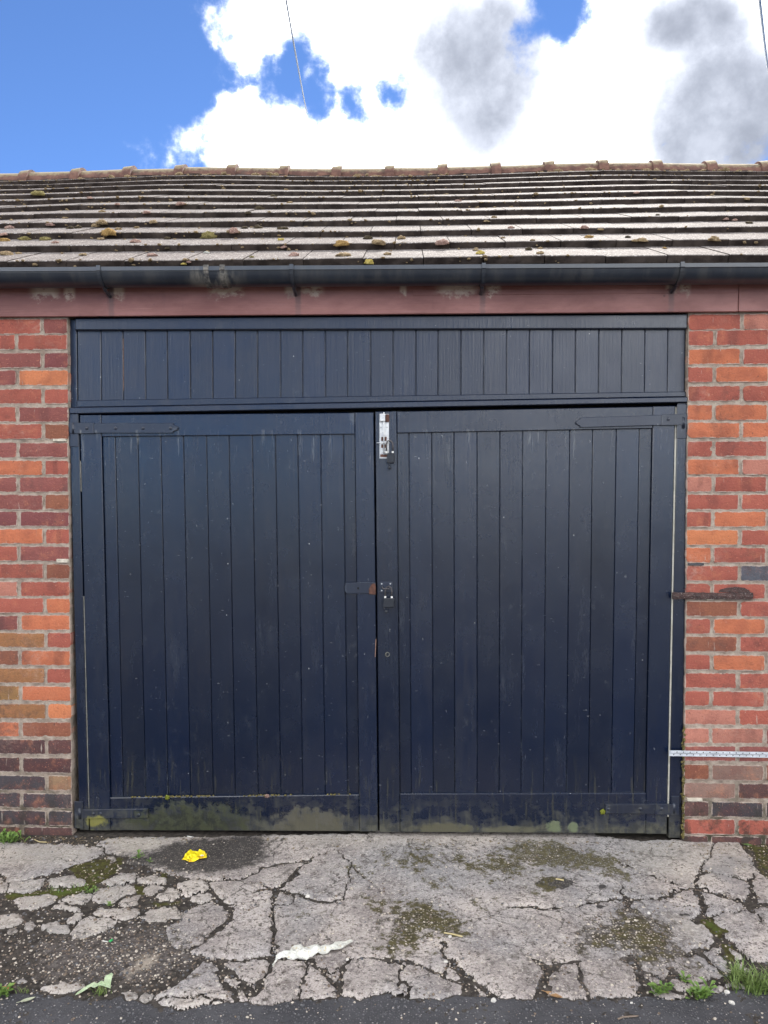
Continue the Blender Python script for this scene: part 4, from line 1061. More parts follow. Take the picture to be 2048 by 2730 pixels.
# top bolt on the right leaf
def R2(ox, oy, sc): return lambda x, y, Y=.02: P(ox + x * sc, oy + y * sc, Y)
q = R2(900, 1080, .13261)
def qbox(name, x0, x1, y0, y1, ya, yb, mat, parent, bev=.001, f=None):
    a = (f or q)(x0, y1); b = (f or q)(x1, y0)
    return link(name, bm_me(box(a.x, b.x, ya, yb, a.z, b.z, bev)), mat, parent)
bolt = qbox('bolt_plate', 845, 1035, 180, 1075, .0165, .0196, M['zinc'], leafR)
bolt['label'] = 'pale zinc bolt plate with rust stains'
qbox('bolt_keeper', 850, 960, 178, 332, .004, .0163, M['zinc'], leafR, .002)
qbox('rust_patch', 962, 1040, 190, 345, .010, .0163, M['rust'], leafR, .003)
a, b = q(934, 1000), q(934, 150)
link('bolt_rod', bm_me(tube([(a.x, .009, a.z), (b.x, .009, b.z)], .0028, 10)), M['zinc'], leafR, True)
a, b, c = q(934, 945), q(1010, 945), q(1010, 880)
link('bolt_handle', bm_me(tube([(a.x, .008, a.z), (b.x, .005, b.z), (c.x, .004, c.z)], .0035, 8)), M['zinc'], leafR, True)
for y0, y1 in ((640, 720), (790, 860)): qbox('rust_patch', 880, 990, y0, y1, .0148, .0163, M['rust'], leafR, .0006)
qbox('rust_patch', 860, 1000, 990, 1045, .0150, .0163, M['rust'], leafR, .0006)
a, b = q(785, 765), q(1052, 765)
link('bolt_staple', bm_me(tube([(a.x, .016, a.z), (a.x + .006, .004, a.z), (b.x - .004, .003, b.z), (b.x, .016, b.z)], .0018, 6)), M['zinc'], leafR, True)
for x in (875, 995): 
    p = q(x, 450); link('screw_hole', bm_me(disc(p.x, p.z, .0158, .0164, .0018, 8)), M['void'], leafR)

# hasp, staple plate, keyhole
q2 = R2(900, 1520, .13261)
pts = [q2(190, 470), q2(765, 462), q2(765, 250), q2(600, 243), q2(168, 256), q2(148, 330), q2(150, 410)]
hasp = part('hasp', [(p.x, p.z) for p in pts], .0150, .0194, M['iron'], leafL, .0012)
part('rusty_hasp_end', [(p.x, p.z) for p in [q2(640, 480), q2(770, 490), q2(768, 300), q2(740, 258), q2(690, 275), q2(650, 340), q2(628, 390)]], .0125, .0148, M['rust'], leafL, .0012)
p = q2(418, 362); part('hasp_hole', [(p.x - .0042, p.z - .0045), (p.x + .0042, p.z - .0045), (p.x + .0042, p.z + .0045), (p.x - .0042, p.z + .0045)], .0144, .0149, M['void'], leafL, 0)
qbox('staple_plate', 845, 1112, 232, 448, .0165, .0196, M['iron'], leafR, .0012, q2)
for x, y in ((890, 272), (1063, 272), (890, 408)):
    p = q2(x, y); link('screw', bm_me(disc(p.x, p.z, .0148, .0164, .0030, 10, None, .0005)), M['zinc'], leafR)
a, b, c = q2(900, 330), q2(930, 355), q2(1045, 360)
link('staple', bm_me(tube([(a.x, .0165, a.z), (a.x + .001, -.003, a.z - .002), (b.x, -.009, b.z), (c.x - .004, -.009, c.z), (c.x, .0, c.z), (c.x, .0165, c.z)], .0026, 8)), M['steel'], leafR, True)
p = q2(1003, 1690)
esc = link('keyhole_plate', bm_me(disc(p.x, p.z, .0165, .0196, .0092, 20, None, .001)), M['iron'], leafR)
bm = bmesh.new()
for i in range(24):
    pass
link('keyhole_rim', bm_me(tube([(p.x + .0088 * math.cos(t_ * math.pi / 10), .0160, p.z + .0088 * math.sin(t_ * math.pi / 10)) for t_ in range(21)], .0010, 6)), M['brass'], leafR, True)
bm = disc(p.x, p.z + .0026, .0155, .0164, .0026, 10); slab([(p.x - .0020, p.z - .0058), (p.x + .0012, p.z - .0058), (p.x + .0010, p.z + .001), (p.x - .0010, p.z + .001)], .0155, .0164, 0, bm)
link('keyhole', bm_me(bm), M['void'], leafR)
link('keyhole_cover', bm_me(tube([(p.x - .004, .0157, p.z + .006), (p.x - .006, .0153, p.z + .001), (p.x - .004, .0157, p.z - .005)], .0010, 6)), M['brass'], leafR, True)
# splintered bare edge beside the closing gap
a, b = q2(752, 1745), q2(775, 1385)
part('bare_or_lit_edge', [(a.x, a.z), (a.x + .0028, a.z), (b.x + .001, b.z), (b.x - .0016, b.z)], .0188, .0215, M['wood'], leafL, 0)

# ---- padlocks: hang from the bolt and the staple, so they are things of their own
def padlock(name_label, sh, body, cover, tilt):
    """sh: shackle path px; body: px box; cover: px path of the dangling keyhole cover"""
    a = P(body[0], body[3], 0.0); b = P(body[1], body[2], 0.0)
    cx = (a.x + b.x) / 2; ztop = b.z; w = (b.x - a.x); h = b.z - a.z
    root = tag(empty('padlock', (cx, -.004, a.z)), name_label, 'padlock', 'padlocks on the garage doors')
    bm = box(-w / 2, w / 2, -.010, .010, 0, h, .003)
    for v_ in bm.verts: v_.co.x += (v_.co.z - h) * tilt
    link('body', bm_me(bm), M['lock'], root)
    for zz in (.24, .80):
        link('body_band', bm_me(box(-w / 2 - .0006 + (h * zz - h) * tilt, w / 2 + .0006 + (h * zz - h) * tilt, -.0108, .0108, h * zz - .0012, h * zz + .0012, .0005)), M['lock'], root)
    pts = []
    for x, y in sh:
        p_ = P(x, y, 0.0); pts.append((p_.x - cx, .0, p_.z - a.z))
    link('shackle', bm_me(tube(pts, .0030, 10)), M['steel'], root, True)
    for e in (0, -1):
        x_, _, _ = pts[e]
        link('shackle_sleeve', bm_me(box(x_ - .0042, x_ + .0042, -.0045, .0045, h - .0005, h + .0075, .001)), M['white'], root)
    pc = [P(x, y, 0.0) for x, y in cover]
    link('cover_strap', bm_me(tube([(p_.x - cx, -.006, p_.z - a.z) for p_ in pc], .0016, 8)), M['lock'], root, True)
    e = pc[-1]; bm = bmesh.new(); bmesh.ops.create_uvsphere(bm, u_segments=12, v_segments=8, radius=.0068)
    for v_ in bm.verts: v_.co = Vector((v_.co.x + e.x - cx, v_.co.y * .5 - .006, v_.co.z + e.z - a.z))
    link('keyhole_cover', bm_me(bm), M['lock'], root, True)

def s1(pts, ox, oy, sc=.13261): return [(ox + x * sc, oy + y * sc) for x, y in pts]
padlock('black padlock with a dangling round keyhole cap, locking the pale top bolt', s1([(985, 960), (985, 800), (1000, 730), (1045, 705), (1090, 735), (1110, 800), (1112, 960)], 900, 1080), (1032.5, 1052, 1208, 1235), s1([(1048, 1130), (1040, 1190), (1046, 1262)], 900, 1080), 0.04)
padlock('black padlock hanging from the staple beside the rusty hasp', s1([(960, 545), (960, 420), (985, 345), (1035, 318), (1075, 345), (1090, 420), (1092, 545)], 900, 1520), (1024, 1052.5, 1594, 1619), s1([(935, 720), (945, 780), (980, 830)], 900, 1520), 0.10)

# ---- metal straps fixed across the right wall
a, b = P(1793, 1597, -.004), P(2006, 1580, -.004)
bm = bmesh.new()
nseg = 26
rows = []
for i in range(nseg + 1):
    x = a.x + (b.x - a.x) * i / nseg; rr = []
    for zz, yy in ((a.z, .002), (a.z + .001, -.011), ((a.z + b.z) / 2, -.0145), (b.z - .001, -.011), (b.z, .002)):
        rr.append(bm.verts.new((x, yy + .003 * mnoise.noise(Vector((x * 60, zz * 90, 1))), zz + .004 * mnoise.noise(Vector((x * 45, zz * 30, 5))))))
    rows.append(rr)
for i in range(nseg):
    for j in range(4): bm.faces.new((rows[i][j], rows[i + 1][j], rows[i + 1][j + 1], rows[i][j + 1]))
bm.faces.new(rows[0]); bm.faces.new(rows[-1][::-1])
o = link('iron_bar', bm_me(bm), M['rust_dark'], garage); o['label'] = 'corroded iron bar with flaking white paint bedded in the right pier'
# soot-dark rust patch on the bricks above the bar
pts = [P(x, y, -.0035) for x, y in ((1915, 1579), (1920, 1572), (1940, 1567), (1962, 1565), (1985, 1567), (1998, 1574), (2002, 1580))]
part('rust_scab', [(p.x, p.z) for p in pts], -.0035, .002, M['rust_dark'], garage, .001)

zA, zB = (P(1785, 2015.5, -.006), P(1785, 2000.5, -.006)); slope = (P(2048, 2020, -.006).z - P(1785, 2015.5, -.006).z) / (P(2048, 2020, -.006).x - zA.x)
pit = .0271; hgt = zB.z - zA.z
bm = bmesh.new()
def holed(cx, cz, w_, h_, y, r_=.0027):
    out = [(cx - w_, cz - h_), (cx, cz - h_), (cx + w_, cz - h_), (cx + w_, cz), (cx + w_, cz + h_), (cx, cz + h_), (cx - w_, cz + h_), (cx - w_, cz)]
    inn = [(cx + r_ * math.cos(t_), cz + r_ * math.sin(t_)) for t_ in [math.radians(225 + 45 * i) for i in range(8)]]
    def v_(p_): return bm.verts.new((p_[0], y, p_[1] + slope * (p_[0] - zA.x)))
    O, Iv = [v_(p_) for p_ in out], [v_(p_) for p_ in inn]
    for i in range(8): bm.faces.new((O[i], O[(i + 1) % 8], Iv[(i + 1) % 8], Iv[i]))
for row in (0, 1):
    for i in range(40):
        cx = zA.x + .004 + pit * (i + .5 + .5 * row) ; cz = zA.z + hgt * (.27 if row == 0 else .73)
        holed(cx, cz, pit / 2, hgt * (.27 if row == 0 else .27), -.006)
    # end bits
ex = zA.x
bm.faces.new([bm.verts.new((x_, -.006, z_)) for x_, z_ in ((ex - .002, zA.z), (ex + .004, zA.z), (ex + .004, zA.z + hgt * .54), (ex - .002, zA.z + hgt * .54))])
bm.faces.new([bm.verts.new((x_, -.006, z_)) for x_, z_ in ((ex - .002, zA.z + hgt * .46), (ex + .004 + pit / 2, zA.z + hgt * .46), (ex + .004 + pit / 2, zA.z + hgt), (ex - .002, zA.z + hgt))])
bmesh.ops.remove_doubles(bm, verts=bm.verts, dist=.0002)
o = link('perforated_strip', bm_me(bm), M['galv'], garage); o['label'] = 'pale galvanised strip with two rows of holes across the right pier'
md = o.modifiers.new('thickness', 'SOLIDIFY'); md.thickness = .0014; md.offset = 0
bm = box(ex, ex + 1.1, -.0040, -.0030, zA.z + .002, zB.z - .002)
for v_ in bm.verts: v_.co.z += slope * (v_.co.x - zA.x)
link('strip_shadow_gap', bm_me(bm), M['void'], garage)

# ------------------------------------------------------------------ fascia, gutter
FZ0, FZ1 = 2.2045, 2.372
jx = P(1969, 810, -.02).x
fas = link('fascia', bm_me(box(-WEXT - .1, jx - .0015, -.020, -.0015, FZ0, FZ1, .002)), M['fascia'], garage)
link('fascia_board', bm_me(box(jx + .0015, WEXT + .1, -.0195, -.0015, FZ0 + .001, FZ1, .002)), M['fascia'], fas)
a = P(1300, 786, -.022)
link('fascia_strip', bm_me(box(P(1100, 786, -.022).x, jx - .002, -.0228, -.0202, a.z, FZ1, .001)), M['fascia'], fas)
link('soffit', bm_me(box(-WEXT, WEXT, -.0014, .22, 2.352, 2.370)), M['soffit'], garage)

gtz = 2.3705
def gut_profile(t=0.0):
    """outside of the gutter, front lip to back (y, z)"""
    cy, cz, rr = -.0830, gtz - .014, .0560 + t
    out = [(-.1425 - t, gtz), (-.1430 - t, gtz - .016)]
    out.append((-.1395 - t, gtz - .019))
    for i in range(1, 15):
        an = math.radians(180 + 6 + i * 12.3)
        if an > math.radians(358): break
        out.append((cy + rr * math.cos(an), cz + rr * 0.94 * math.sin(an)))
    return out
def gutter_z(x): return 0.0 + (-0.003 * (x + .13))
bm = bmesh.new()
prof = gut_profile(); inner = [(-.140, gtz - .001)] + [(y * 1.0 + (.003 if y < -.083 else -.003), z + .003) for y, z in prof[2:]]
loop = prof + inner[::-1]
xs = [-WEXT - .15] + [-3 + .25 * i for i in range(25)] + [WEXT + .15]
rings = []
for x in xs:
    wv = .0012 * mnoise.noise(Vector((x * 1.7, 0, 3)))
    rings.append([bm.verts.new((x, y, z + gutter_z(x) + wv)) for y, z in loop])
for i in range(len(rings) - 1):
    for j in range(len(loop)):
        bm.faces.new((rings[i][j], rings[i + 1][j], rings[i + 1][(j + 1) % len(loop)], rings[i][(j + 1) % len(loop)]))
gut = link('gutter', bm_me(bm), M['gutter'], garage)
gut.data.polygons.foreach_set('use_smooth', [True] * len(gut.data.polygons))
gut.data.set_sharp_from_angle(angle=math.radians(32))

def gut_clip(name, px, wd, mat, arm=True, t=.0035):
    p = P(px, 712, -.145); x = p.x
    bm = bmesh.new(); pr = gut_profile(t); pi = gut_profile(.0004)
    pr = [(pr[0][0], pr[0][1] + .004)] + pr; pi = [(pr[0][0] + .012, pr[0][1])] + pi
    lp = pr + pi[::-1]
    rg = []
    for xx in (x - wd / 2, x + wd / 2): rg.append([bm.verts.new((xx, y, z + gutter_z(x))) for y, z in lp])
    n = len(lp)
    for j in range(n): bm.faces.new((rg[0][j], rg[1][j], rg[1][(j + 1) % n], rg[0][(j + 1) % n]))
    bm.faces.new(rg[0][::-1]); bm.faces.new(rg[1])
    if arm:   # the arm that runs back to the fascia
        y0, z0 = gut_profile(.002)[7]
        tube([(x, -.100, z0 + .008), (x, -.075, gtz - .074), (x, -.045, gtz - .082), (x, -.022, gtz - .086)], wd * .48, 8, bm)
    return link(name, bm_me(bm), mat, gut)
for px in (262, 777, 1290, 1820): gut_clip('bracket', px, .0150, M['gutter'], True, .0065)
for px in (549, 592): gut_clip('union_clip', px, .020, M['gutter_dirty'], False, .005)
bm = bmesh.new()
a, b = P(540, 712, -.145).x, P(604, 712, -.145).x
rg = [[bm.verts.new((xx, y, z)) for y, z in gut_profile(.002) ] for xx in (a, b)]
for j in range(len(rg[0]) - 1): bm.faces.new((rg[0][j], rg[1][j], rg[1][j + 1], rg[0][j + 1]))
link('union_sleeve', bm_me(bm), M['gutter'], gut)

# ------------------------------------------------------------------ roof
PT, GA, TT = math.radians(27.3), 0.345, 0.0285
RY0 = -.098
RZ0 = CAM_H + (ray(1024, 706).z / ray(1024, 706).y) * (RY0 + CAM_D)
NC = 11
cs, sn = math.cos(PT), math.sin(PT)
TW = .2425
def sag(x, s):
    f = s / (NC * GA)
    return f * (.030 * math.exp(-((x + 1.75) / .85) ** 2) + .026 * math.exp(-((x - 1.55) / .8) ** 2) - .006) + .003 * mnoise.noise(Vector((x * .9, s * 1.2, 0)))
def roofpt(x, s, n):
    return Vector((x, RY0 + s * cs - n * sn, RZ0 + s * sn + n * cs + sag(x, s)))
ridge_y, ridge_z = RY0 + NC * GA * cs, RZ0 + NC * GA * sn
# sheathing below the tiles, front and back slope
bm = bmesh.new()
e = .075
A = [bm.verts.new(p) for p in ((-WEXT - .2, RY0 + .06, RZ0 - e + .02), (WEXT + .2, RY0 + .06, RZ0 - e + .02), (WEXT + .2, ridge_y, ridge_z - e), (-WEXT - .2, ridge_y, ridge_z - e))]
bm.faces.new(A)
B = [bm.verts.new(p) for p in ((-WEXT - .2, ridge_y, ridge_z - e + .004), (WEXT + .2, ridge_y, ridge_z - e + .004), (WEXT + .2, 2 * ridge_y + .1, RZ0 - .05), (-WEXT - .2, 2 * ridge_y + .1, RZ0 - .05))]
bm.faces.new(B)
roof = link('roof', bm_me(bm), M['soffit'], garage)
bm = bmesh.new()
C_ = [bm.verts.new(p) for p in ((-WEXT - .2, ridge_y + .02, ridge_z - .03), (WEXT + .2, ridge_y + .02, ridge_z - .03), (WEXT + .2, 2 * ridge_y + .15, RZ0 - .01), (-WEXT - .2, 2 * ridge_y + .15, RZ0 - .01))]
bm.faces.new(C_)
link('rear_slope', bm_me(bm), M['tile'], roof)

tile_bms = []
def tile(bm, c, x0, w_):
    """one interlocking tile: course c, left edge x0"""
    s0 = c * GA; L = GA + (.06 if c < NC - 1 else .02); ns = 7
    dn = random.gauss(0, .0008); ds = random.gauss(0, .0016); tw = random.gauss(0, .0008)
    rows = {}
    mi_top, mi_edge = 0, 1
    def nn(s): return TT * (1 - (s - s0) / GA)            # the tile lies back onto the course below
    top_f, top_b, bot_f, bot_b, top_c = [], [], [], [], []
    for i in range(ns + 1):
        x = x0 + .0017 + (w_ - .0034) * i / ns; f = i / ns - .5
        j1 = random.uniform(-.002, .002); j2 = random.uniform(-.003, .003)
        n0 = dn + tw * f * 2
        top_c.append(bm.verts.new(roofpt(x, s0 + ds + j1 + .003, TT + n0)))
        top_f.append(bm.verts.new(roofpt(x, s0 + ds + j1, TT - .003 + n0)))
        bot_f.append(bm.verts.new(roofpt(x, s0 + ds + j2 * .5 + .002, -.004 + n0 + random.uniform(-.001, .001))))
        top_b.append(bm.verts.new(roofpt(x, s0 + L, TT * (1 - L / GA) + n0)))
        bot_b.append(bm.verts.new(roofpt(x, s0 + L, TT * (1 - L / GA) + n0 - .012)))
    for i in range(ns):
        bm.faces.new((top_c[i], top_c[i + 1], top_b[i + 1], top_b[i])).material_index = 0
        bm.faces.new((top_f[i], top_f[i + 1], top_c[i + 1], top_c[i])).material_index = 0
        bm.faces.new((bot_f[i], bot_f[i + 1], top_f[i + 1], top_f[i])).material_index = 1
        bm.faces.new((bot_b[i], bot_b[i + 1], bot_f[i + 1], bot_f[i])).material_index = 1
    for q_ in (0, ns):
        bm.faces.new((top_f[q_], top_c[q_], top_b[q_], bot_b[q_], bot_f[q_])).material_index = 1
roof_tris_v, roof_tris_f = [], []
eave_joint = P(653, 705, -.10).x
far_bm = bmesh.new(); ntile = 0
for c in range(NC):
    yv = RY0 + c * GA * cs
    half_w = (yv + CAM_D) * (PW / 2 / FPX)
    off = YAW * (yv + CAM_D)
    xmin, xmax = -half_w + off - .16, half_w + off + .16
    x = eave_joint - 22 * TW + (TW * .5 if c % 2 else 0) + random.uniform(-.006, .006)
    while x < WEXT + .2:
        if x > -WEXT - .3:
            if x + TW > xmin and x < xmax:
                bm = bmesh.new(); tile(bm, c, x, TW); me = bm_me(bm, 'roof tile')
                b0 = len(roof_tris_v); roof_tris_v += [v_.co.copy() for v_ in me.vertices]; roof_tris_f += [[b0 + i for i in f.vertices] for f in me.polygons]
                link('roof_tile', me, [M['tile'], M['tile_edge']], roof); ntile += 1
            else: tile(far_bm, c, x, TW)
        x += TW
o = link('roof_tile', bm_me(far_bm), [M['tile'], M['tile_edge']], roof); o['kind'] = 'stuff'
print('tiles', ntile)
# ridge: half-round tiles with collars
RX = [-3.9 + i * .4475 for i in range(0)]
cx0 = P(72, 465, ridge_y - .1).x; pitch = (P(1906, 465, ridge_y - .1).x - cx0) / 13.0
def ridge_c(x): return Vector((x, ridge_y + .01, ridge_z - .062 + sag(x, NC * GA)))
def half_round(bm, x0, x1, r0, r1, dz0=0, dz1=0, seg=12, n=3):
    rg = []
    for i in range(n + 1):
        t_ = i / n; x = x0 + (x1 - x0) * t_; r_ = r0 + (r1 - r0) * t_; c_ = ridge_c(x)
        ring = []
        for j in range(seg + 1):
            an = math.radians(-14 + 208 * j / seg)
            ring.append(bm.verts.new((x, c_.y - r_ * math.cos(an), c_.z + r_ * math.sin(an) * .95 + dz0 + (dz1 - dz0) * t_)))
        rg.append(ring)
    for i in range(n):
        for j in range(seg): bm.faces.new((rg[i][j], rg[i][j + 1], rg[i + 1][j + 1], rg[i + 1][j]))
    bm.faces.new(rg[0]); bm.faces.new(rg[-1][::-1])
for i in range(-4, 20):
    x = cx0 + pitch * i
    if x < -WEXT - .3 or x + pitch > WEXT + .6: continue
    bm = bmesh.new(); dz = random.gauss(0, .003)
    half_round(bm, x + .004, x + pitch - .012, .128, .128, dz, dz + random.gauss(0, .003))
    # raised collar at the right end, covering the joint
    half_round(bm, x + pitch - .066, x + pitch + .012, .148, .155, dz, dz, n=2)
    o = link('ridge_tile', bm_me(bm), M['ridge'], roof, True)
    o.data.set_sharp_from_angle(angle=math.radians(40))
# bedding mortar under the ridge
bm = box(-WEXT - .2, WEXT + .2, ridge_y - .135, ridge_y + .13, ridge_z - .14, ridge_z - .048)
bmesh.ops.subdivide_edges(bm, edges=[e_ for e_ in bm.edges if abs(e_.verts[0].co.x - e_.verts[1].co.x) > 1], cuts=160, use_grid_fill=True)
for v_ in bm.verts: v_.co.z += sag(v_.co.x, NC * GA) + .012 * mnoise.noise(v_.co * 9); v_.co.y += .012 * mnoise.noise(v_.co * 14 + Vector((5, 0, 0)))
link('ridge_bedding', bm_me(bm), M['tile_edge'], roof)

# ------------------------------------------------------------------ moss cushions on the roof
BVH = BVHTree.FromPolygons(roof_tris_v, roof_tris_f)
def moss_mat(name, a, b, tip):
    k = material(name)
    n = k.noise(k.pos, 90.0, 4.0, 0.7)
    c = k.mix(k.map(n, 0.3, 0.7), a, b); c = k.mix(k.map(k.noise(k.pos, 260.0, 2.0), 0.55, 0.65, 0.0, 0.8), c, tip)
    return k.finish(c, 0.95, k.noise(k.pos, 300.0, 3.0, 0.7), 0.006, 1.0, spec=0.1)
MM = {'tan': moss_mat('tan moss', (0.15, 0.10, 0.055), (0.30, 0.22, 0.12), (0.50, 0.40, 0.26)), 'orange': moss_mat('orange moss', (0.19, 0.11, 0.04), (0.34, 0.22, 0.08), (0.52, 0.36, 0.15)),
      'rose': moss_mat('rosy moss', (0.19, 0.11, 0.085), (0.34, 0.22, 0.18), (0.55, 0.42, 0.35)), 'olive': moss_mat('olive moss', (0.10, 0.085, 0.03), (0.22, 0.18, 0.07), (0.36, 0.30, 0.14)),
      'dark': moss_mat('dark moss', (0.030, 0.025, 0.016), (0.075, 0.058, 0.035), (0.15, 0.11, 0.07)), 'yellow': moss_mat('yellow moss', (0.30, 0.22, 0.05), (0.48, 0.38, 0.11), (0.6, 0.5, 0.2)),
      'white': moss_mat('pale lichen', (0.30, 0.30, 0.26), (0.52, 0.52, 0.46), (0.7, 0.7, 0.62))}
def cushion_mesh(w_, h_, seed):
    bm = bmesh.new(); bmesh.ops.create_icosphere(bm, subdivisions=3, radius=1.0)
    o_ = Vector((seed * 3.1, seed * 1.7, 0))
    for v_ in bm.verts:
        d = v_.co.copy(); r_ = 1 + .38 * mnoise.noise(d * 1.4 + o_) + .22 * mnoise.noise(d * 4.5 + o_) + .16 * mnoise.noise(d * 11 + o_)
        v_.co = Vector((d.x * w_ / 2 * r_, d.y * w_ * .36 * r_, max(d.z, -.35) * h_ * r_))
    return bm_me(bm, 'moss cushion')
R1 = [(85, 985, 140, 'tan'), (265, 830, 110, 'olive'), (485, 830, 110, 'olive'), (585, 862, 70, 'rose'), (875, 990, 80, 'tan'), (1155, 765, 150, 'orange'), (1250, 720, 70, 'tan'), (1430, 855, 110, 'rose'), (1600, 998, 115, 'rose'), (1080, 655, 110, 'tan'), (1010, 685, 90, 'tan'),
      (535, 675, 90, 'rose'), (110, 705, 110, 'rose'), (50, 840, 100, 'orange'), (40, 780, 90, 'rose'), (825, 705, 80, 'dark'), (740, 710, 80, 'dark'), (1065, 825, 80, 'tan'), (1615, 648, 90, 'tan'), (410, 348, 130, 'olive'), (690, 603, 60, 'tan'), (1080, 535, 70, 'tan'), (1240, 458, 60, 'rose'), (950, 392, 55, 'rose'), (1550, 545, 80, 'rose'), (1440, 705, 60, 'tan')]
R2_ = [(535, 800, 170, 'olive'), (1300, 832, 75, 'yellow'), (110, 820, 75, 'dark'), (105, 922, 60, 'dark'), (995, 1014, 50, 'olive'), (1330, 912, 80, 'rose'), (1440, 995, 120, 'rose'), (330, 1068, 55, 'rose'), (280, 1088, 60, 'yellow'), (800, 745, 120, 'rose'), (915, 708, 75, 'dark'), (1060, 705, 105, 'dark'), (1320, 715, 110, 'dark'),
       (1080, 505, 100, 'dark'), (1225, 372, 75, 'dark'), (960, 552, 70, 'dark'), (240, 458, 95, 'rose'), (520, 968, 60, 'white'), (1395, 440, 60, 'tan'), (250, 590, 45, 'dark')]
R3 = [(305, 595, 70, 'tan'), (225, 636, 65, 'tan'), (180, 976, 65, 'yellow'), (110, 940, 70, 'tan'), (670, 935, 85, 'dark'), (790, 975, 85, 'tan'), (480, 705, 65, 'rose'), (1255, 705, 85, 'rose'), (1425, 725, 65, 'tan'), (1300, 805, 90, 'orange'), (710, 835, 60, 'tan'), (400, 810, 50, 'tan')]
R4 = [(330, 840, 110, 'tan'), (250, 842, 60, 'tan'), (1090, 830, 115, 'tan'), (180, 805, 65, 'dark'), (495, 570, 45, 'dark'), (1460, 655, 80, 'dark'), (1210, 615, 55, 'rose'), (1305, 624, 50, 'rose'), (1435, 404, 60, 'tan'), (270, 338, 65, 'rose'), (570, 920, 50, 'orange')]
Z1 = [(1475, 377, 65, 'orange'), (1485, 425, 65, 'tan'), (1590, 352, 42, 'dark'), (1635, 372, 60, 'tan'), (1595, 457, 48, 'yellow')]
Z2 = [(15, 420, 34, 'tan'), (75, 352, 40, 'tan'), (250, 372, 60, 'rose'), (415, 416, 42, 'yellow'), (320, 190, 30, 'rose')]
allm = []
for lst, ox, oy, sc in ((R1, 0, 430, .2532), (R2_, 420, 430, .2532), (R3, 1240, 430, .2532), (R4, 1628, 430, .2532), (Z1, 0, 420, .6172), (Z2, 1024, 420, .6172)):
    allm += [(ox + x * sc, oy + y * sc, w_ * sc, t_) for x, y, w_, t_ in lst]
ORD = ['lowest', 'second', 'third', 'fourth', 'fifth', 'sixth', 'seventh', 'eighth', 'ninth', 'tenth', 'top']
COLN = {'tan': 'tan brown', 'orange': 'orange tan', 'rose': 'rosy brown', 'olive': 'olive', 'dark': 'dark brown', 'yellow': 'yellow', 'white': 'whitish'}
def over_what(px):
    for lim, t_ in ((178, 'above left pier'), (300, 'above left hinges'), (545, 'left of gutter joint'), (640, 'above gutter joint'), (790, 'before second bracket'), (1000, 'left of door gap'), (1290, 'before third bracket'), (1560, 'above right leaf'), (1830, 'before last bracket')):
        if px < lim: return t_
    return 'above right pier'
seen = {}
for i, (px, py, wpx, t_) in enumerate(allm):
    d = ray(px, py).normalized(); hit, nrm, fi, dist = BVH.ray_cast(CAMP, d)
    if hit is None: continue
    w_ = wpx * .92 / FPX * dist; h_ = w_ * random.uniform(.20, .30)
    o = link('moss_cushion', cushion_mesh(w_, h_, i), MM[t_], None, True)
    o.location = hit + Vector((0, -.003, .001)); o.rotation_euler = (PT * .8, 0, random.uniform(-.4, .4))
    s_ = ((hit.y - RY0) * cs + (hit.z - RZ0) * sn); c_ = int(max(0, min(10, math.floor(s_ / GA + .03))))
    size = 'large' if w_ > .075 else ('small' if w_ < .04 else 'mid-sized')
    lb = f'{size} {COLN[t_]} moss cushion on {ORD[c_]} tile row, {over_what(px)}'
    seen.setdefault(lb, []).append((px, o))
for lb, lst in seen.items():
    lst.sort(key=lambda a_: a_[0])
    for j, (px, o) in enumerate(lst):
        extra = '' if len(lst) == 1 else (', left one' if j == 0 else (', right one' if j == len(lst) - 1 else ', middle one'))
        tag(o, lb + extra, 'moss', 'moss cushions on the roof')
# crumbs of moss along the tile edges: past counting
V, Fq = [], []
ico = bmesh.new(); bmesh.ops.create_icosphere(ico, subdivisions=1, radius=1.0)
iv = [v_.co.copy() for v_ in ico.verts]; ifc = [[v_.index for v_ in f.verts] for f in ico.faces]; ico.free()
def lump(V, Fq, c_, sx, sy, sz, rnd):
    b0 = len(V); ra = random.uniform(0, 6.28); ca, sa = math.cos(ra), math.sin(ra)
    for p_ in iv:
        q_ = Vector((p_.x * sx, p_.y * sy, p_.z * sz)) * (1 + random.uniform(-rnd, rnd))
        V.append((c_[0] + q_.x * ca - q_.y * sa, c_[1] + q_.x * sa + q_.y * ca, c_[2] + q_.z))
    Fq.extend([[b0 + i for i in f] for f in ifc])
for _ in range(2600):
    c_ = random.randint(0, NC - 1); x = random.uniform(-3.3, 3.2)
    if mnoise.noise(Vector((x * 1.5, c_ * 3.3, 0))) + (.25 if x < .5 else -.05) < random.uniform(-.35, .55): continue
    s_ = c_ * GA + (random.uniform(-.006, .006) if random.random() < .6 else random.uniform(.25, .335))
    n_ = TT * (1 - (s_ - c_ * GA) / GA)
    if random.random() < .25: s_ = c_ * GA - .003; n_ = random.uniform(.0, TT)
    p_ = roofpt(x, s_, n_); r_ = abs(random.gauss(0, .0036)) + .002
    lump(V, Fq, p_, r_ * 1.5, r_, r_ * .8, .3)
for _ in range(150):
    x = random.uniform(-3.3, 3.2); r_ = abs(random.gauss(0, .012)) + .006
    lump(V, Fq, (x, ridge_y - .135 + random.uniform(-.03, .02), ridge_z - .06 + sag(x, NC * GA) + random.uniform(-.02, .005)), r_ * 1.8, r_, r_ * .8, .3)
o = link('moss', fast_mesh('moss crumbs', V, Fq), MM['tan'], None, True)
tag(o, 'crumbs of brown moss strewn along the roof tile edges', 'moss', None, 'stuff')

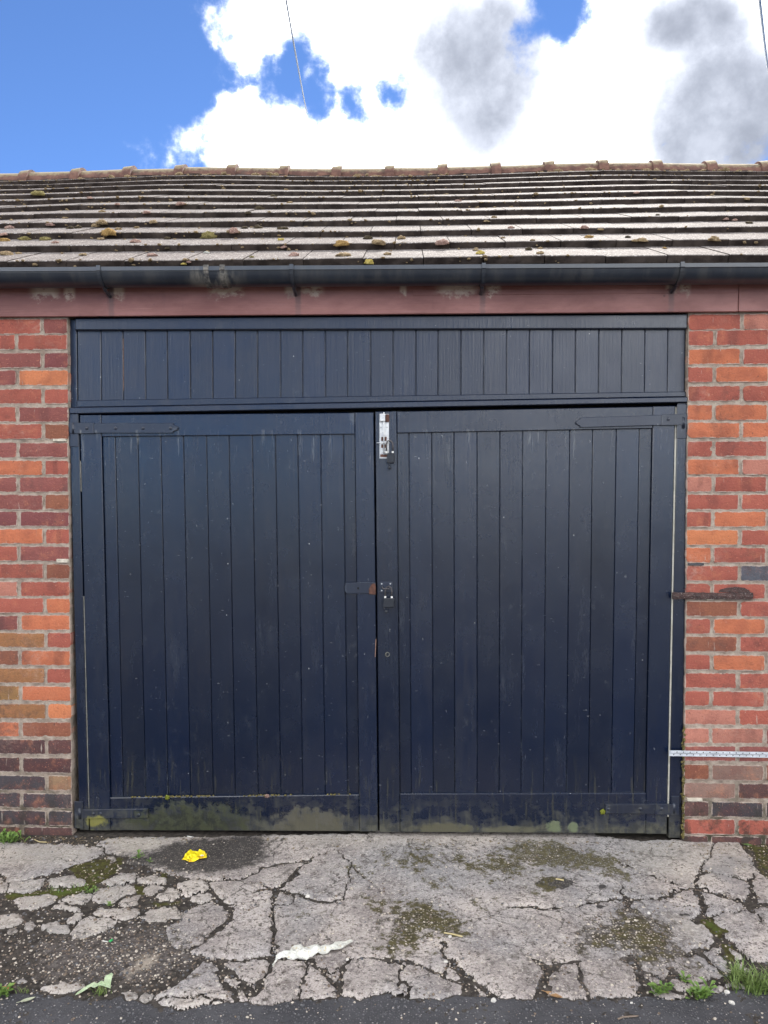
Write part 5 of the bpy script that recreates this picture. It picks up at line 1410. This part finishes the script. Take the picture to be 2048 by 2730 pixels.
# ------------------------------------------------------------------ loose grit, stones and litter on the ground
def hgt_at(x, y):
    i = int(round((x - GX0) / RES)); j = int(round((y - GY0) / RES)); i = min(max(i, 0), nx - 1); j = min(max(j, 0), ny - 1)
    return max(zc_all[j, i] + .0015 if SD[j, i] > -.006 else -9, zb[j, i], za[j, i] if SA[j, i] > -.01 else -9), i, j

stone_mats = [mat_simple('pale grit', lin(190, 176, 158, .75), lin(228, 216, 198, .8), 120, 0.85), mat_simple('brown grit', lin(112, 96, 84, .6), lin(160, 142, 122, .7), 120, 0.9), mat_simple('grey grit', (0.07, 0.07, 0.075), (0.17, 0.165, 0.165), 120, 0.85)]
GV = [([], []) for _ in range(3)]
cnt_ = 0
for _ in range(60000):
    x = random.uniform(-1.75, 1.65); y = random.uniform(-1.30, -.005)
    z, i, j = hgt_at(x, y)
    if SA[j, i] > 0: pr = .10; ch = (.15, .25, 1.0)
    elif SD[j, i] < 0: pr = .22 + .5 * AGG[j, i]; ch = (.35, .8, 1.0)
    else: pr = .015 + .34 * max(AGG[j, i] - .2, 0) + (.10 if SD[j, i] < .02 else 0); ch = (.45, .85, 1.0)
    if random.random() > pr: continue
    u_ = random.random(); m_ = 0 if u_ < ch[0] else (1 if u_ < ch[1] else 2)
    r_ = min(.0016 + abs(random.gauss(0, .0014)), .006)
    lump(GV[m_][0], GV[m_][1], (x, y, z + r_ * .2), r_ * random.uniform(.9, 1.5), r_, r_ * .7, .22); cnt_ += 1
for m_, nm in enumerate(('pale_grit', 'brown_grit', 'grey_grit')):
    tag(link(nm, fast_mesh(nm, *GV[m_]), stone_mats[m_], None, False), 'loose ' + nm.replace('_', ' ') + ' scattered over the apron and lane', 'grit', None, 'stuff')
print('grit', cnt_)

def stone(px, py, wpx, mat, label, cat='stone', hf=.6):
    g = G(px, py); z, i, j = hgt_at(g.x, g.y); dist = (g - CAMP).length; w_ = wpx / FPX * dist
    bm = bmesh.new(); bmesh.ops.create_icosphere(bm, subdivisions=2, radius=1.0); o_ = Vector((px, py, 0)) * .37
    for v_ in bm.verts:
        r_ = 1 + .3 * mnoise.noise(v_.co * 1.3 + o_) + .12 * mnoise.noise(v_.co * 4 + o_)
        v_.co = Vector((v_.co.x * w_ / 2 * r_, v_.co.y * w_ * .42 * r_, v_.co.z * w_ * hf * .5 * r_))
    o = link('stone', bm_me(bm), mat); o.location = (g.x, g.y, z + w_ * hf * .2); o.rotation_euler = (0, 0, px * .7)
    tag(o, label, cat, 'loose stones on the ground'); return o
SW = mat_simple('white stone', lin(206, 200, 188, .8), lin(236, 230, 220, .85), 60, .85)
SY = mat_simple('ochre and white stone', lin(222, 180, 96, .8), lin(236, 230, 214, .85), 30, .85)
SR = mat_simple('brown stone', lin(126, 92, 72, .7), lin(168, 128, 104, .75), 60, .85)
stone(1316, 2667, 14, SW, 'white stone chip on the asphalt edge, below the middle of the right leaf')
stone(1951, 2672, 13, SW, 'rounded white pebble on the asphalt below the bright grass tuft')
stone(1918, 2226, 24, SY, 'white and ochre stone at the foot of the right pier', hf=.8)
stone(2006, 2241, 26, SR, 'flat brown stone in the soil right of the ochre stone', hf=.45)
stone(926, 2557, 9, SW, 'white chip beside the right end of the white rag')
stone(821, 2388, 13, SW, 'pale blue-white chip by the crack above the rag')
stone(1939, 2643, 12, SW, 'white chip between the small weed and the grass tuft')
stone(1189, 2566, 10, SW, 'white chip in the branching crack below the straw')
stone(1200, 2499, 9, SW, 'small white chip touching the straw')
stone(1684, 2670, 7, SW, 'tiny white chip on the asphalt in front of the small weeds')
stone(1969, 2593, 9, SW, 'white chip at the back of the bright grass tuft')
stone(1730, 2437, 9, SW, 'white chip at the upper edge of the pebbly mossy patch')

def sheet_thing(name, pts_px, mat, label, cat, crumple=.006, lift=.004, dens=.006, seed=0, folds=None, thick=.0006):
    """thin crumpled litter: px outline laid on the ground"""
    out = [G(x, y) for x, y in pts_px]; c_ = sum(out, Vector()) / len(out)
    poly = [Vector((p_.x - c_.x, p_.y - c_.y)) for p_ in out]
    pts = list(poly); n = len(poly); eds = [(i, (i + 1) % n) for i in range(n)]
    xs_ = [p_.x for p_ in poly]; ys_ = [p_.y for p_ in poly]
    x = min(xs_)
    r = random.Random(seed)
    while x < max(xs_):
        y = min(ys_)
        while y < max(ys_):
            pts.append(Vector((x + r.uniform(-.3, .3) * dens, y + r.uniform(-.3, .3) * dens))); y += dens
        x += dens
    vs, es, fs, _, _, _ = delaunay_2d_cdt(pts, eds, [list(range(n))], 2, 1e-6)
    bm = bmesh.new(); bv = []
    for v_ in vs:
        z, _, _ = hgt_at(v_.x + c_.x, v_.y + c_.y)
        q_ = Vector((v_.x, v_.y, seed * 1.3))
        h_ = lift + crumple * (abs(mnoise.noise(q_ * 45)) * 1.6 + .6 * mnoise.noise(q_ * 110))
        if folds: h_ += folds(v_.x, v_.y)
        bv.append(bm.verts.new((v_.x, v_.y, max(z, -.004) + max(h_, .0012))))
    for f in fs:
        if len(f) >= 3:
            try: bm.faces.new([bv[i] for i in f])
            except ValueError: pass
    o = link(name, bm_me(bm), mat, None, False); o.location = (c_.x, c_.y, 0)
    md = o.modifiers.new('thickness', 'SOLIDIFY'); md.thickness = thick
    return tag(o, label, cat)

def off(pts, ox, oy, sc): return [(ox + x * sc, oy + y * sc) for x, y in pts]
km = material('yellow wrapper')
n_ = km.noise(km.pos, 42.0, 4.0)
cc = km.mix(km.map(n_, 0.56, 0.68, 0.0, 0.8), (0.80, 0.66, 0.008), (0.62, 0.26, 0.012))
cc = km.mix(km.map(km.noise(km.pos, 120.0, 2.0), 0.66, 0.70), cc, (0.08, 0.05, 0.01))
km.finish(cc, 0.4)
M['yellow'] = bpy.data.materials['yellow wrapper']
wr_ = sheet_thing('wrapper', off([(340, 770), (430, 690), (560, 550), (665, 430), (760, 460), (930, 475), (1000, 445), (1090, 450), (1190, 530), (1240, 600), (1285, 575), (1250, 640), (1275, 700), (1255, 755), (1000, 800), (800, 850), (610, 875), (470, 830)], 460, 2240, .07233), M['yellow'], 'crumpled bright yellow wrapper lying on the dark stain by the left leaf', 'wrapper', .009, .004, .005, 3)
p0 = G(460 + 1080 * .07233, 2240 + 760 * .07233)
bm = bmesh.new()
vs_ = [bm.verts.new(v_) for v_ in ((-.006, -.004, 0), (.008, -.002, 0), (.008, .005, .001), (-.004, .005, .001))]; bm.faces.new(vs_)
o = link('white_print', bm_me(bm), M['white'], wr_); o.location = (p0.x - wr_.location.x, p0.y - wr_.location.y, .021)
M['rag'] = mat_simple('white rag', lin(206, 204, 190, .82), lin(236, 234, 224, .85), 14, .8, .003, speck=lin(206, 184, 140, .8))
sheet_thing('rag', off([(155, 470), (165, 430), (200, 380), (215, 340), (290, 305), (350, 270), (365, 255), (430, 235), (470, 170), (515, 165), (520, 180), (640, 165), (700, 160), (780, 165), (870, 160), (910, 185), (980, 165), (1040, 155), (1100, 170), (1140, 130), (1210, 112), (1310, 112), (1395, 80), (1428, 112), (1370, 155), (1310, 190), (1260, 230), (1190, 255), (1080, 262), (1030, 285), (880, 300), (740, 320), (700, 360), (655, 370), (635, 400), (600, 398), (560, 350), (480, 362), (400, 368), (370, 345), (300, 385), (250, 400), (215, 440), (185, 498)], 700, 2500, .16878), M['rag'],
            'twisted dirty white rag on the concrete, near the bottom centre', 'rag', .006, .004, .005, 5, lambda x, y: .008 * max(0, math.cos((y - x * .22) * 95)) + .004 * math.sin(x * 60) ** 2)
M['tape'] = mat_simple('pale green tape', lin(186, 208, 160, .82), lin(216, 230, 192, .85), 40, .5, .002, speck=lin(96, 110, 84, .7))
sheet_thing('torn_tape', off([(225, 945), (290, 860), (410, 750), (560, 670), (720, 605), (740, 580), (880, 660), (860, 715), (1000, 660), (1075, 655), (1100, 530), (1150, 480), (1200, 470), (1300, 390), (1352, 400), (1310, 510), (1280, 620), (1270, 780), (1120, 770), (960, 765), (790, 810), (740, 830), (690, 770), (640, 760), (480, 840)], 180, 2570, .09042), M['tape'],
            'pale green strip of torn tape bent into a V at the lane edge, bottom left', 'tape', .006, .004, .006, 8, lambda x, y: .014 * max(0, 1 - abs(x - .012) / .05))
# leaves
def leaf_thing(px, py, L, ang, mat, label, curl=.3, wf=.42, z0=.003):
    g = G(px, py); z, _, _ = hgt_at(g.x, g.y); bm = bmesh.new(); n = 7; rows = []
    for i in range(n + 1):
        t_ = i / n; w_ = L * wf * math.sin(math.pi * min(1, t_ * .96 + .04)) ** .8 * (1 - .25 * t_)
        x = L * (t_ - .5); zz = curl * L * (t_ - .5) ** 2
        rows.append([bm.verts.new((x, s_ * w_ / 2, zz + abs(s_) * w_ * .18)) for s_ in (-1, 0, 1)])
    for i in range(n):
        for j in (0, 1): bm.faces.new((rows[i][j], rows[i + 1][j], rows[i + 1][j + 1], rows[i][j + 1]))
    tube([(-L * .5, 0, curl * L * .25), (-L * .75, .002, curl * L * .2)], L * .02, 5, bm)
    o = link('leaf', bm_me(bm), mat, None, True); o.location = (g.x, g.y, z + z0); o.rotation_euler = (0, 0, ang)
    return tag(o, label, 'leaf')
M['leaf_brown'] = mat_simple('dead leaf', lin(150, 110, 70, .7), lin(196, 156, 108, .75), 60, .7)
M['leaf_orange'] = mat_simple('orange leaf', lin(196, 110, 62, .8), lin(220, 150, 100, .8), 60, .6)
M['leaf_green'] = mat_simple('green leaf', (0.09, 0.17, 0.04), (0.16, 0.27, 0.07), 60, .5)
M['leaf_pale'] = mat_simple('pale leaf', lin(176, 182, 150, .75), lin(206, 208, 178, .75), 60, .6)
M['leaf_pink'] = mat_simple('pinkish leaf', lin(176, 130, 108, .75), lin(206, 164, 138, .75), 60, .6)
leaf_thing(1478, 2653, .052, -.5, M['leaf_brown'], 'dead tan leaf at the asphalt edge, below the right leaf')
leaf_thing(14, 2635, .055, .4, M['leaf_orange'], 'curled orange leaf over the weed at the far bottom left', .9)
leaf_thing(75, 2666, .040, .6, M['leaf_pale'], 'pale grey-green leaf lying on the asphalt left of the torn tape')
leaf_thing(1990, 2251, .050, -.6, M['leaf_green'], 'fresh green leaf in the soil beside the flat brown stone', .5)
leaf_thing(1895, 2230, .050, -.45, M['leaf_pink'], 'pinkish leaf left of the ochre stone at the right pier', .5, .5)
leaf_thing(1693, 2709, .02, .2, M['leaf_brown'], 'small dead leaf stub by the twig on the asphalt') if False else None
def twig(pts, r_, mat, label, name='straw', cat='straw'):
    q_ = []
    for x, y in pts:
        g = G(x, y); z, _, _ = hgt_at(g.x, g.y); q_.append(Vector((g.x, g.y, z + r_ + .001)))
    c_ = q_[0].copy(); o = link(name, bm_me(tube([p_ - c_ for p_ in q_], r_, 6)), mat, None, True); o.location = c_; return tag(o, label, cat)
M['straw'] = mat_simple('straw', lin(206, 186, 130, .8), lin(228, 212, 164, .8), 60, .7)
twig([(1184, 2491), (1210, 2495), (1233, 2501)], .0026, M['straw'], 'yellow straw on the mossy concrete right of the rag')
twig([(1482, 2347), (1492, 2348), (1503, 2351)], .0030, M['straw'], 'short yellow straw in the dark hollow below the right leaf')
twig([(1648, 2718), (1662, 2711), (1682, 2709), (1702, 2708)], .0024, mat_simple('twig', lin(120, 104, 90, .7), lin(156, 138, 120, .7), 60, .8), 'thin grey twig on the asphalt near the bottom edge', 'twig', 'twig')
twig([(92, 2236), (105, 2243), (125, 2244)], .0022, M['straw'], 'dry stalk in the soil at the foot of the left pier', 'twig', 'twig')
g_ = mat_simple('green plastic', (0.03, 0.42, 0.10), (0.05, 0.5, 0.14), 60, .5)
twig([(292, 2510), (300, 2505)], .0032, g_, 'tiny bright green plastic scrap on the gritty soil above the tape', 'plastic_scrap', 'scrap')
twig([(274, 2507), (288, 2509)], .0016, M['white'], 'tiny white stick beside the green plastic scrap', 'plastic_stick', 'scrap')
pp = G(508, 2231); 
sheet_thing('paper_scrap', [(498, 2232), (508, 2229), (518, 2231), (510, 2235)], M['white'], 'small white paper scrap by the foot of the left leaf', 'paper', .002, .003, .006, 11)

# ------------------------------------------------------------------ weeds and grass
def blade(bm, base, ang, L, w_, bend, up=1.0):
    n = 5; rows = []; d = Vector((math.cos(ang), math.sin(ang), 0)); sdv = Vector((-d.y, d.x, 0))
    for i in range(n + 1):
        t_ = i / n; p_ = base + d * (L * bend * t_ ** 1.6) + Vector((0, 0, L * up * (t_ - .45 * bend * t_ * t_)))
        ww = w_ * (1 - t_ ** 1.5) * .5 + .0002
        rows.append((bm.verts.new(p_ - sdv * ww), bm.verts.new(p_ + sdv * ww)))
    for i in range(n): bm.faces.new((rows[i][0], rows[i][1], rows[i + 1][1], rows[i + 1][0]))
M['grass'] = mat_simple('grass blades', (0.075, 0.125, 0.022), (0.18, 0.25, 0.06), 50, .5)
M['weed'] = mat_simple('weed leaves', (0.08, 0.15, 0.025), (0.17, 0.27, 0.055), 50, .5)
def grass_tuft(spots, n, L, label, seed, name='grass_tuft', mat='grass', w_=.0035):
    r = random.Random(seed); g0 = G(*spots[0][:2]); bm = bmesh.new()
    for _ in range(n):
        px, py, rx, ry = r.choice(spots)
        g = G(px + r.gauss(0, rx), py + r.gauss(0, ry)); z, _, _ = hgt_at(g.x, g.y)
        blade(bm, Vector((g.x - g0.x, g.y - g0.y, z)), r.uniform(0, 6.28), L * r.uniform(.5, 1.2), w_ * r.uniform(.6, 1.3), r.uniform(.3, 1.0))
    o = link(name, bm_me(bm), M[mat]); o.location = (g0.x, g0.y, 0); return tag(o, label, 'grass' if 'grass' in name else 'weed', 'weeds and grass on the apron')
def weed(px, py, n, L, label, seed, spread=8, mat='weed'):
    """rosette of small oval leaves on stalks"""
    r = random.Random(seed); g0 = G(px, py); bm = bmesh.new()
    for _ in range(n):
        g = G(px + r.gauss(0, spread), py + r.gauss(0, spread * .35)); z, _, _ = hgt_at(g.x, g.y)
        b_ = Vector((g.x - g0.x, g.y - g0.y, z)); an = r.uniform(0, 6.28); l_ = L * r.uniform(.6, 1.3); h_ = l_ * r.uniform(.3, 1.1)
        d = Vector((math.cos(an), math.sin(an), 0)); tip = b_ + d * l_ + Vector((0, 0, h_)); sdv = Vector((-d.y, d.x, 0))
        st_ = b_ + d * l_ * .35 + Vector((0, 0, h_ * .8))
        w2 = l_ * r.uniform(.18, .3)
        q_ = [bm.verts.new(v_) for v_ in (b_, st_ + sdv * w2 * .4, b_ + d * l_ * .7 + sdv * w2 + Vector((0, 0, h_ * 1.05)), tip, b_ + d * l_ * .7 - sdv * w2 + Vector((0, 0, h_ * 1.05)), st_ - sdv * w2 * .4)]
        m_ = bm.verts.new(b_ + d * l_ * .65 + Vector((0, 0, h_ * .92)))
        for i in range(6): bm.faces.new((q_[i], q_[(i + 1) % 6], m_))
    o = link('weed', bm_me(bm), M[mat]); o.location = (g0.x, g0.y, 0); return tag(o, label, 'weed', 'weeds and grass on the apron')
grass_tuft([(1990, 2630, 22, 6), (2025, 2645, 22, 8), (1968, 2605, 12, 5), (2080, 2640, 40, 10), (2050, 2625, 25, 8)], 330, .062, 'bright grass tuft at the asphalt edge, bottom right corner', 1)
weed(1765, 2648, 34, .026, 'small ferny weed left of its twin between apron and asphalt, bottom right', 2, 9)
weed(1866, 2655, 44, .027, 'small ferny weed nearest the grass tuft at the asphalt edge', 3, 13)
weed(1824, 2610, 12, .020, 'wisp of green in the crack above the two ferny weeds', 13, .8)
weed(22, 2242, 70, .026, 'leafy green weed at the foot of the left pier', 4, 17)
weed(368, 2291, 6, .026, 'single broad seedling on the dark stain left of the yellow wrapper', 5, .6)
weed(400, 2302, 5, .018, 'thin seedling sprig nearest the yellow wrapper', 15, .5)
weed(10, 2648, 26, .028, 'weed under the orange leaf at the far bottom left', 6, 8)
weed(240, 2375, 34, .013, 'flat creeping weed in the mossy crack, left part of the apron', 7, 16)
grass_tuft([(150, 2374, 12, 3), (200, 2370, 14, 3)], 26, .028, 'sparse grass in the bright mossy crack, left part of the apron', 8, w_=.002)
grass_tuft([(265, 2646, 11, 4)], 34, .034, 'thin grass growing from under the torn tape', 9, w_=.0025)
weed(296, 2411, 9, .014, 'tiny green seedling between the pale pieces left of centre', 10, .8)
grass_tuft([(66, 2645, 8, 3)], 10, .024, 'few thin blades left of the torn tape', 11, w_=.002)
# moss and sprigs on the door bottom
def clump_on(px, py, w_, mat, label, Y=.016):
    p_ = P(px, py, Y); bm = bmesh.new(); bmesh.ops.create_icosphere(bm, subdivisions=3, radius=1.0); o_ = Vector((px, py, 1)) * .21
    for v_ in bm.verts:
        d = v_.co.copy(); r_ = 1 + .4 * mnoise.noise(d * 1.6 + o_) + .3 * mnoise.noise(d * 6 + o_)
        v_.co = Vector((d.x * w_ / 2 * r_, d.y * w_ * .18 * r_, d.z * w_ * .5 * r_))
    o = link('moss_cushion', bm_me(bm), MM[mat], None, True); o.location = p_; return tag(o, label, 'moss')
MM['green'] = moss_mat('green moss', (0.09, 0.10, 0.015), (0.22, 0.24, 0.03), (0.36, 0.36, 0.08))
clump_on(1607, 2164, .022, 'green', 'yellow-green moss tuft by the tip of the lower right strap hinge')
clump_on(446, 2126, .020, 'green', 'yellow-green moss sprig on top of the left bottom rail')
clump_on(712, 2122, .018, 'rose', 'brownish fungus lump on the bottom rail of the left leaf')
V, Fq = [], []
for _ in range(130):
    z = random.uniform(.03, .55) ** 1.2; 
    lump(V, Fq, (1.1555 + random.gauss(0, .0025), .004 + random.uniform(-.004, .008), z), .004, .004, .006, .35)
for _ in range(110):
    x = random.uniform(-1.2, -.22); zz = .152 + (x + 1.30) * .0241
    if mnoise.noise(Vector((x * 6, 0, 0))) < -.05: continue
    lump(V, Fq, (x, .026 + random.uniform(-.004, .004), zz), .006, .005, .0035, .35)
o = link('moss', fast_mesh('door moss', V, Fq), MM['olive'], None, True); tag(o, 'olive moss crumbs in the joints at the foot of the doors', 'moss', None, 'stuff')

# ------------------------------------------------------------------ overhead wires beyond the roof
def wire(pxs, d0, d1, label):
    """a cable slung overhead: runs away from the lane across the roof"""
    a_ = CAMP + ray(*pxs[0]).normalized() * d0; b_ = CAMP + ray(*pxs[1]).normalized() * d1
    dv = (a_ - b_); a2 = a_ + dv * .35
    pts = []
    for i in range(25):
        t_ = i / 24; p_ = b_.lerp(a2, t_); p_.z -= .9 * 4 * t_ * (1 - t_) * .06; pts.append(p_)
    c_ = pts[0].copy(); o = link('overhead_wire', bm_me(tube([p_ - c_ for p_ in pts], .0110, 6)), M['lock'], None, True); o.location = c_
    return tag(o, label, 'wire', 'overhead wires')
wire([(765, 0), (818, 300)], 9.0, 16.0, 'thin dark overhead wire against the clouds, left of centre')
wire([(2027, 0), (2050, 200)], 8.0, 14.0, 'thin dark overhead wire in the top right corner')

# ------------------------------------------------------------------ leaf bits and chaff swept against the doors
V, Fq = [], []
for _ in range(420):
    u_ = random.random()
    if u_ < .45: x, y = random.uniform(-1.7, 1.6), -abs(random.gauss(0, .035)) - .012
    elif u_ < .75: x, y = random.uniform(1.2, 1.75), random.uniform(-.30, -.01)
    elif u_ < .9: x, y = random.uniform(-1.75, -1.2), random.uniform(-.10, -.01)
    else: x, y = random.uniform(-1.5, 1.5), random.uniform(-1.2, -.05)
    z, i, j = hgt_at(x, y); L_ = random.uniform(.003, .012); w_ = L_ * random.uniform(.15, .5); an = random.uniform(0, 6.28)
    ca, sa = math.cos(an), math.sin(an); b0 = len(V)
    for du, dv, dh in ((-L_, 0, .0), (0, -w_, .0015), (L_, 0, .0005), (0, w_, .002)):
        V.append((x + du * ca - dv * sa, y + du * sa + dv * ca, z + .0012 + dh * random.uniform(.5, 1.5)))
    Fq.append((b0, b0 + 1, b0 + 2, b0 + 3))
tag(link('leaf_litter', fast_mesh('leaf litter', V, Fq), mat_simple('dry leaf bits', (0.07, 0.045, 0.02), (0.30, 0.23, 0.13), 40, 0.8)), 'dry leaf bits and chaff swept against the foot of the doors', None, None, 'stuff')
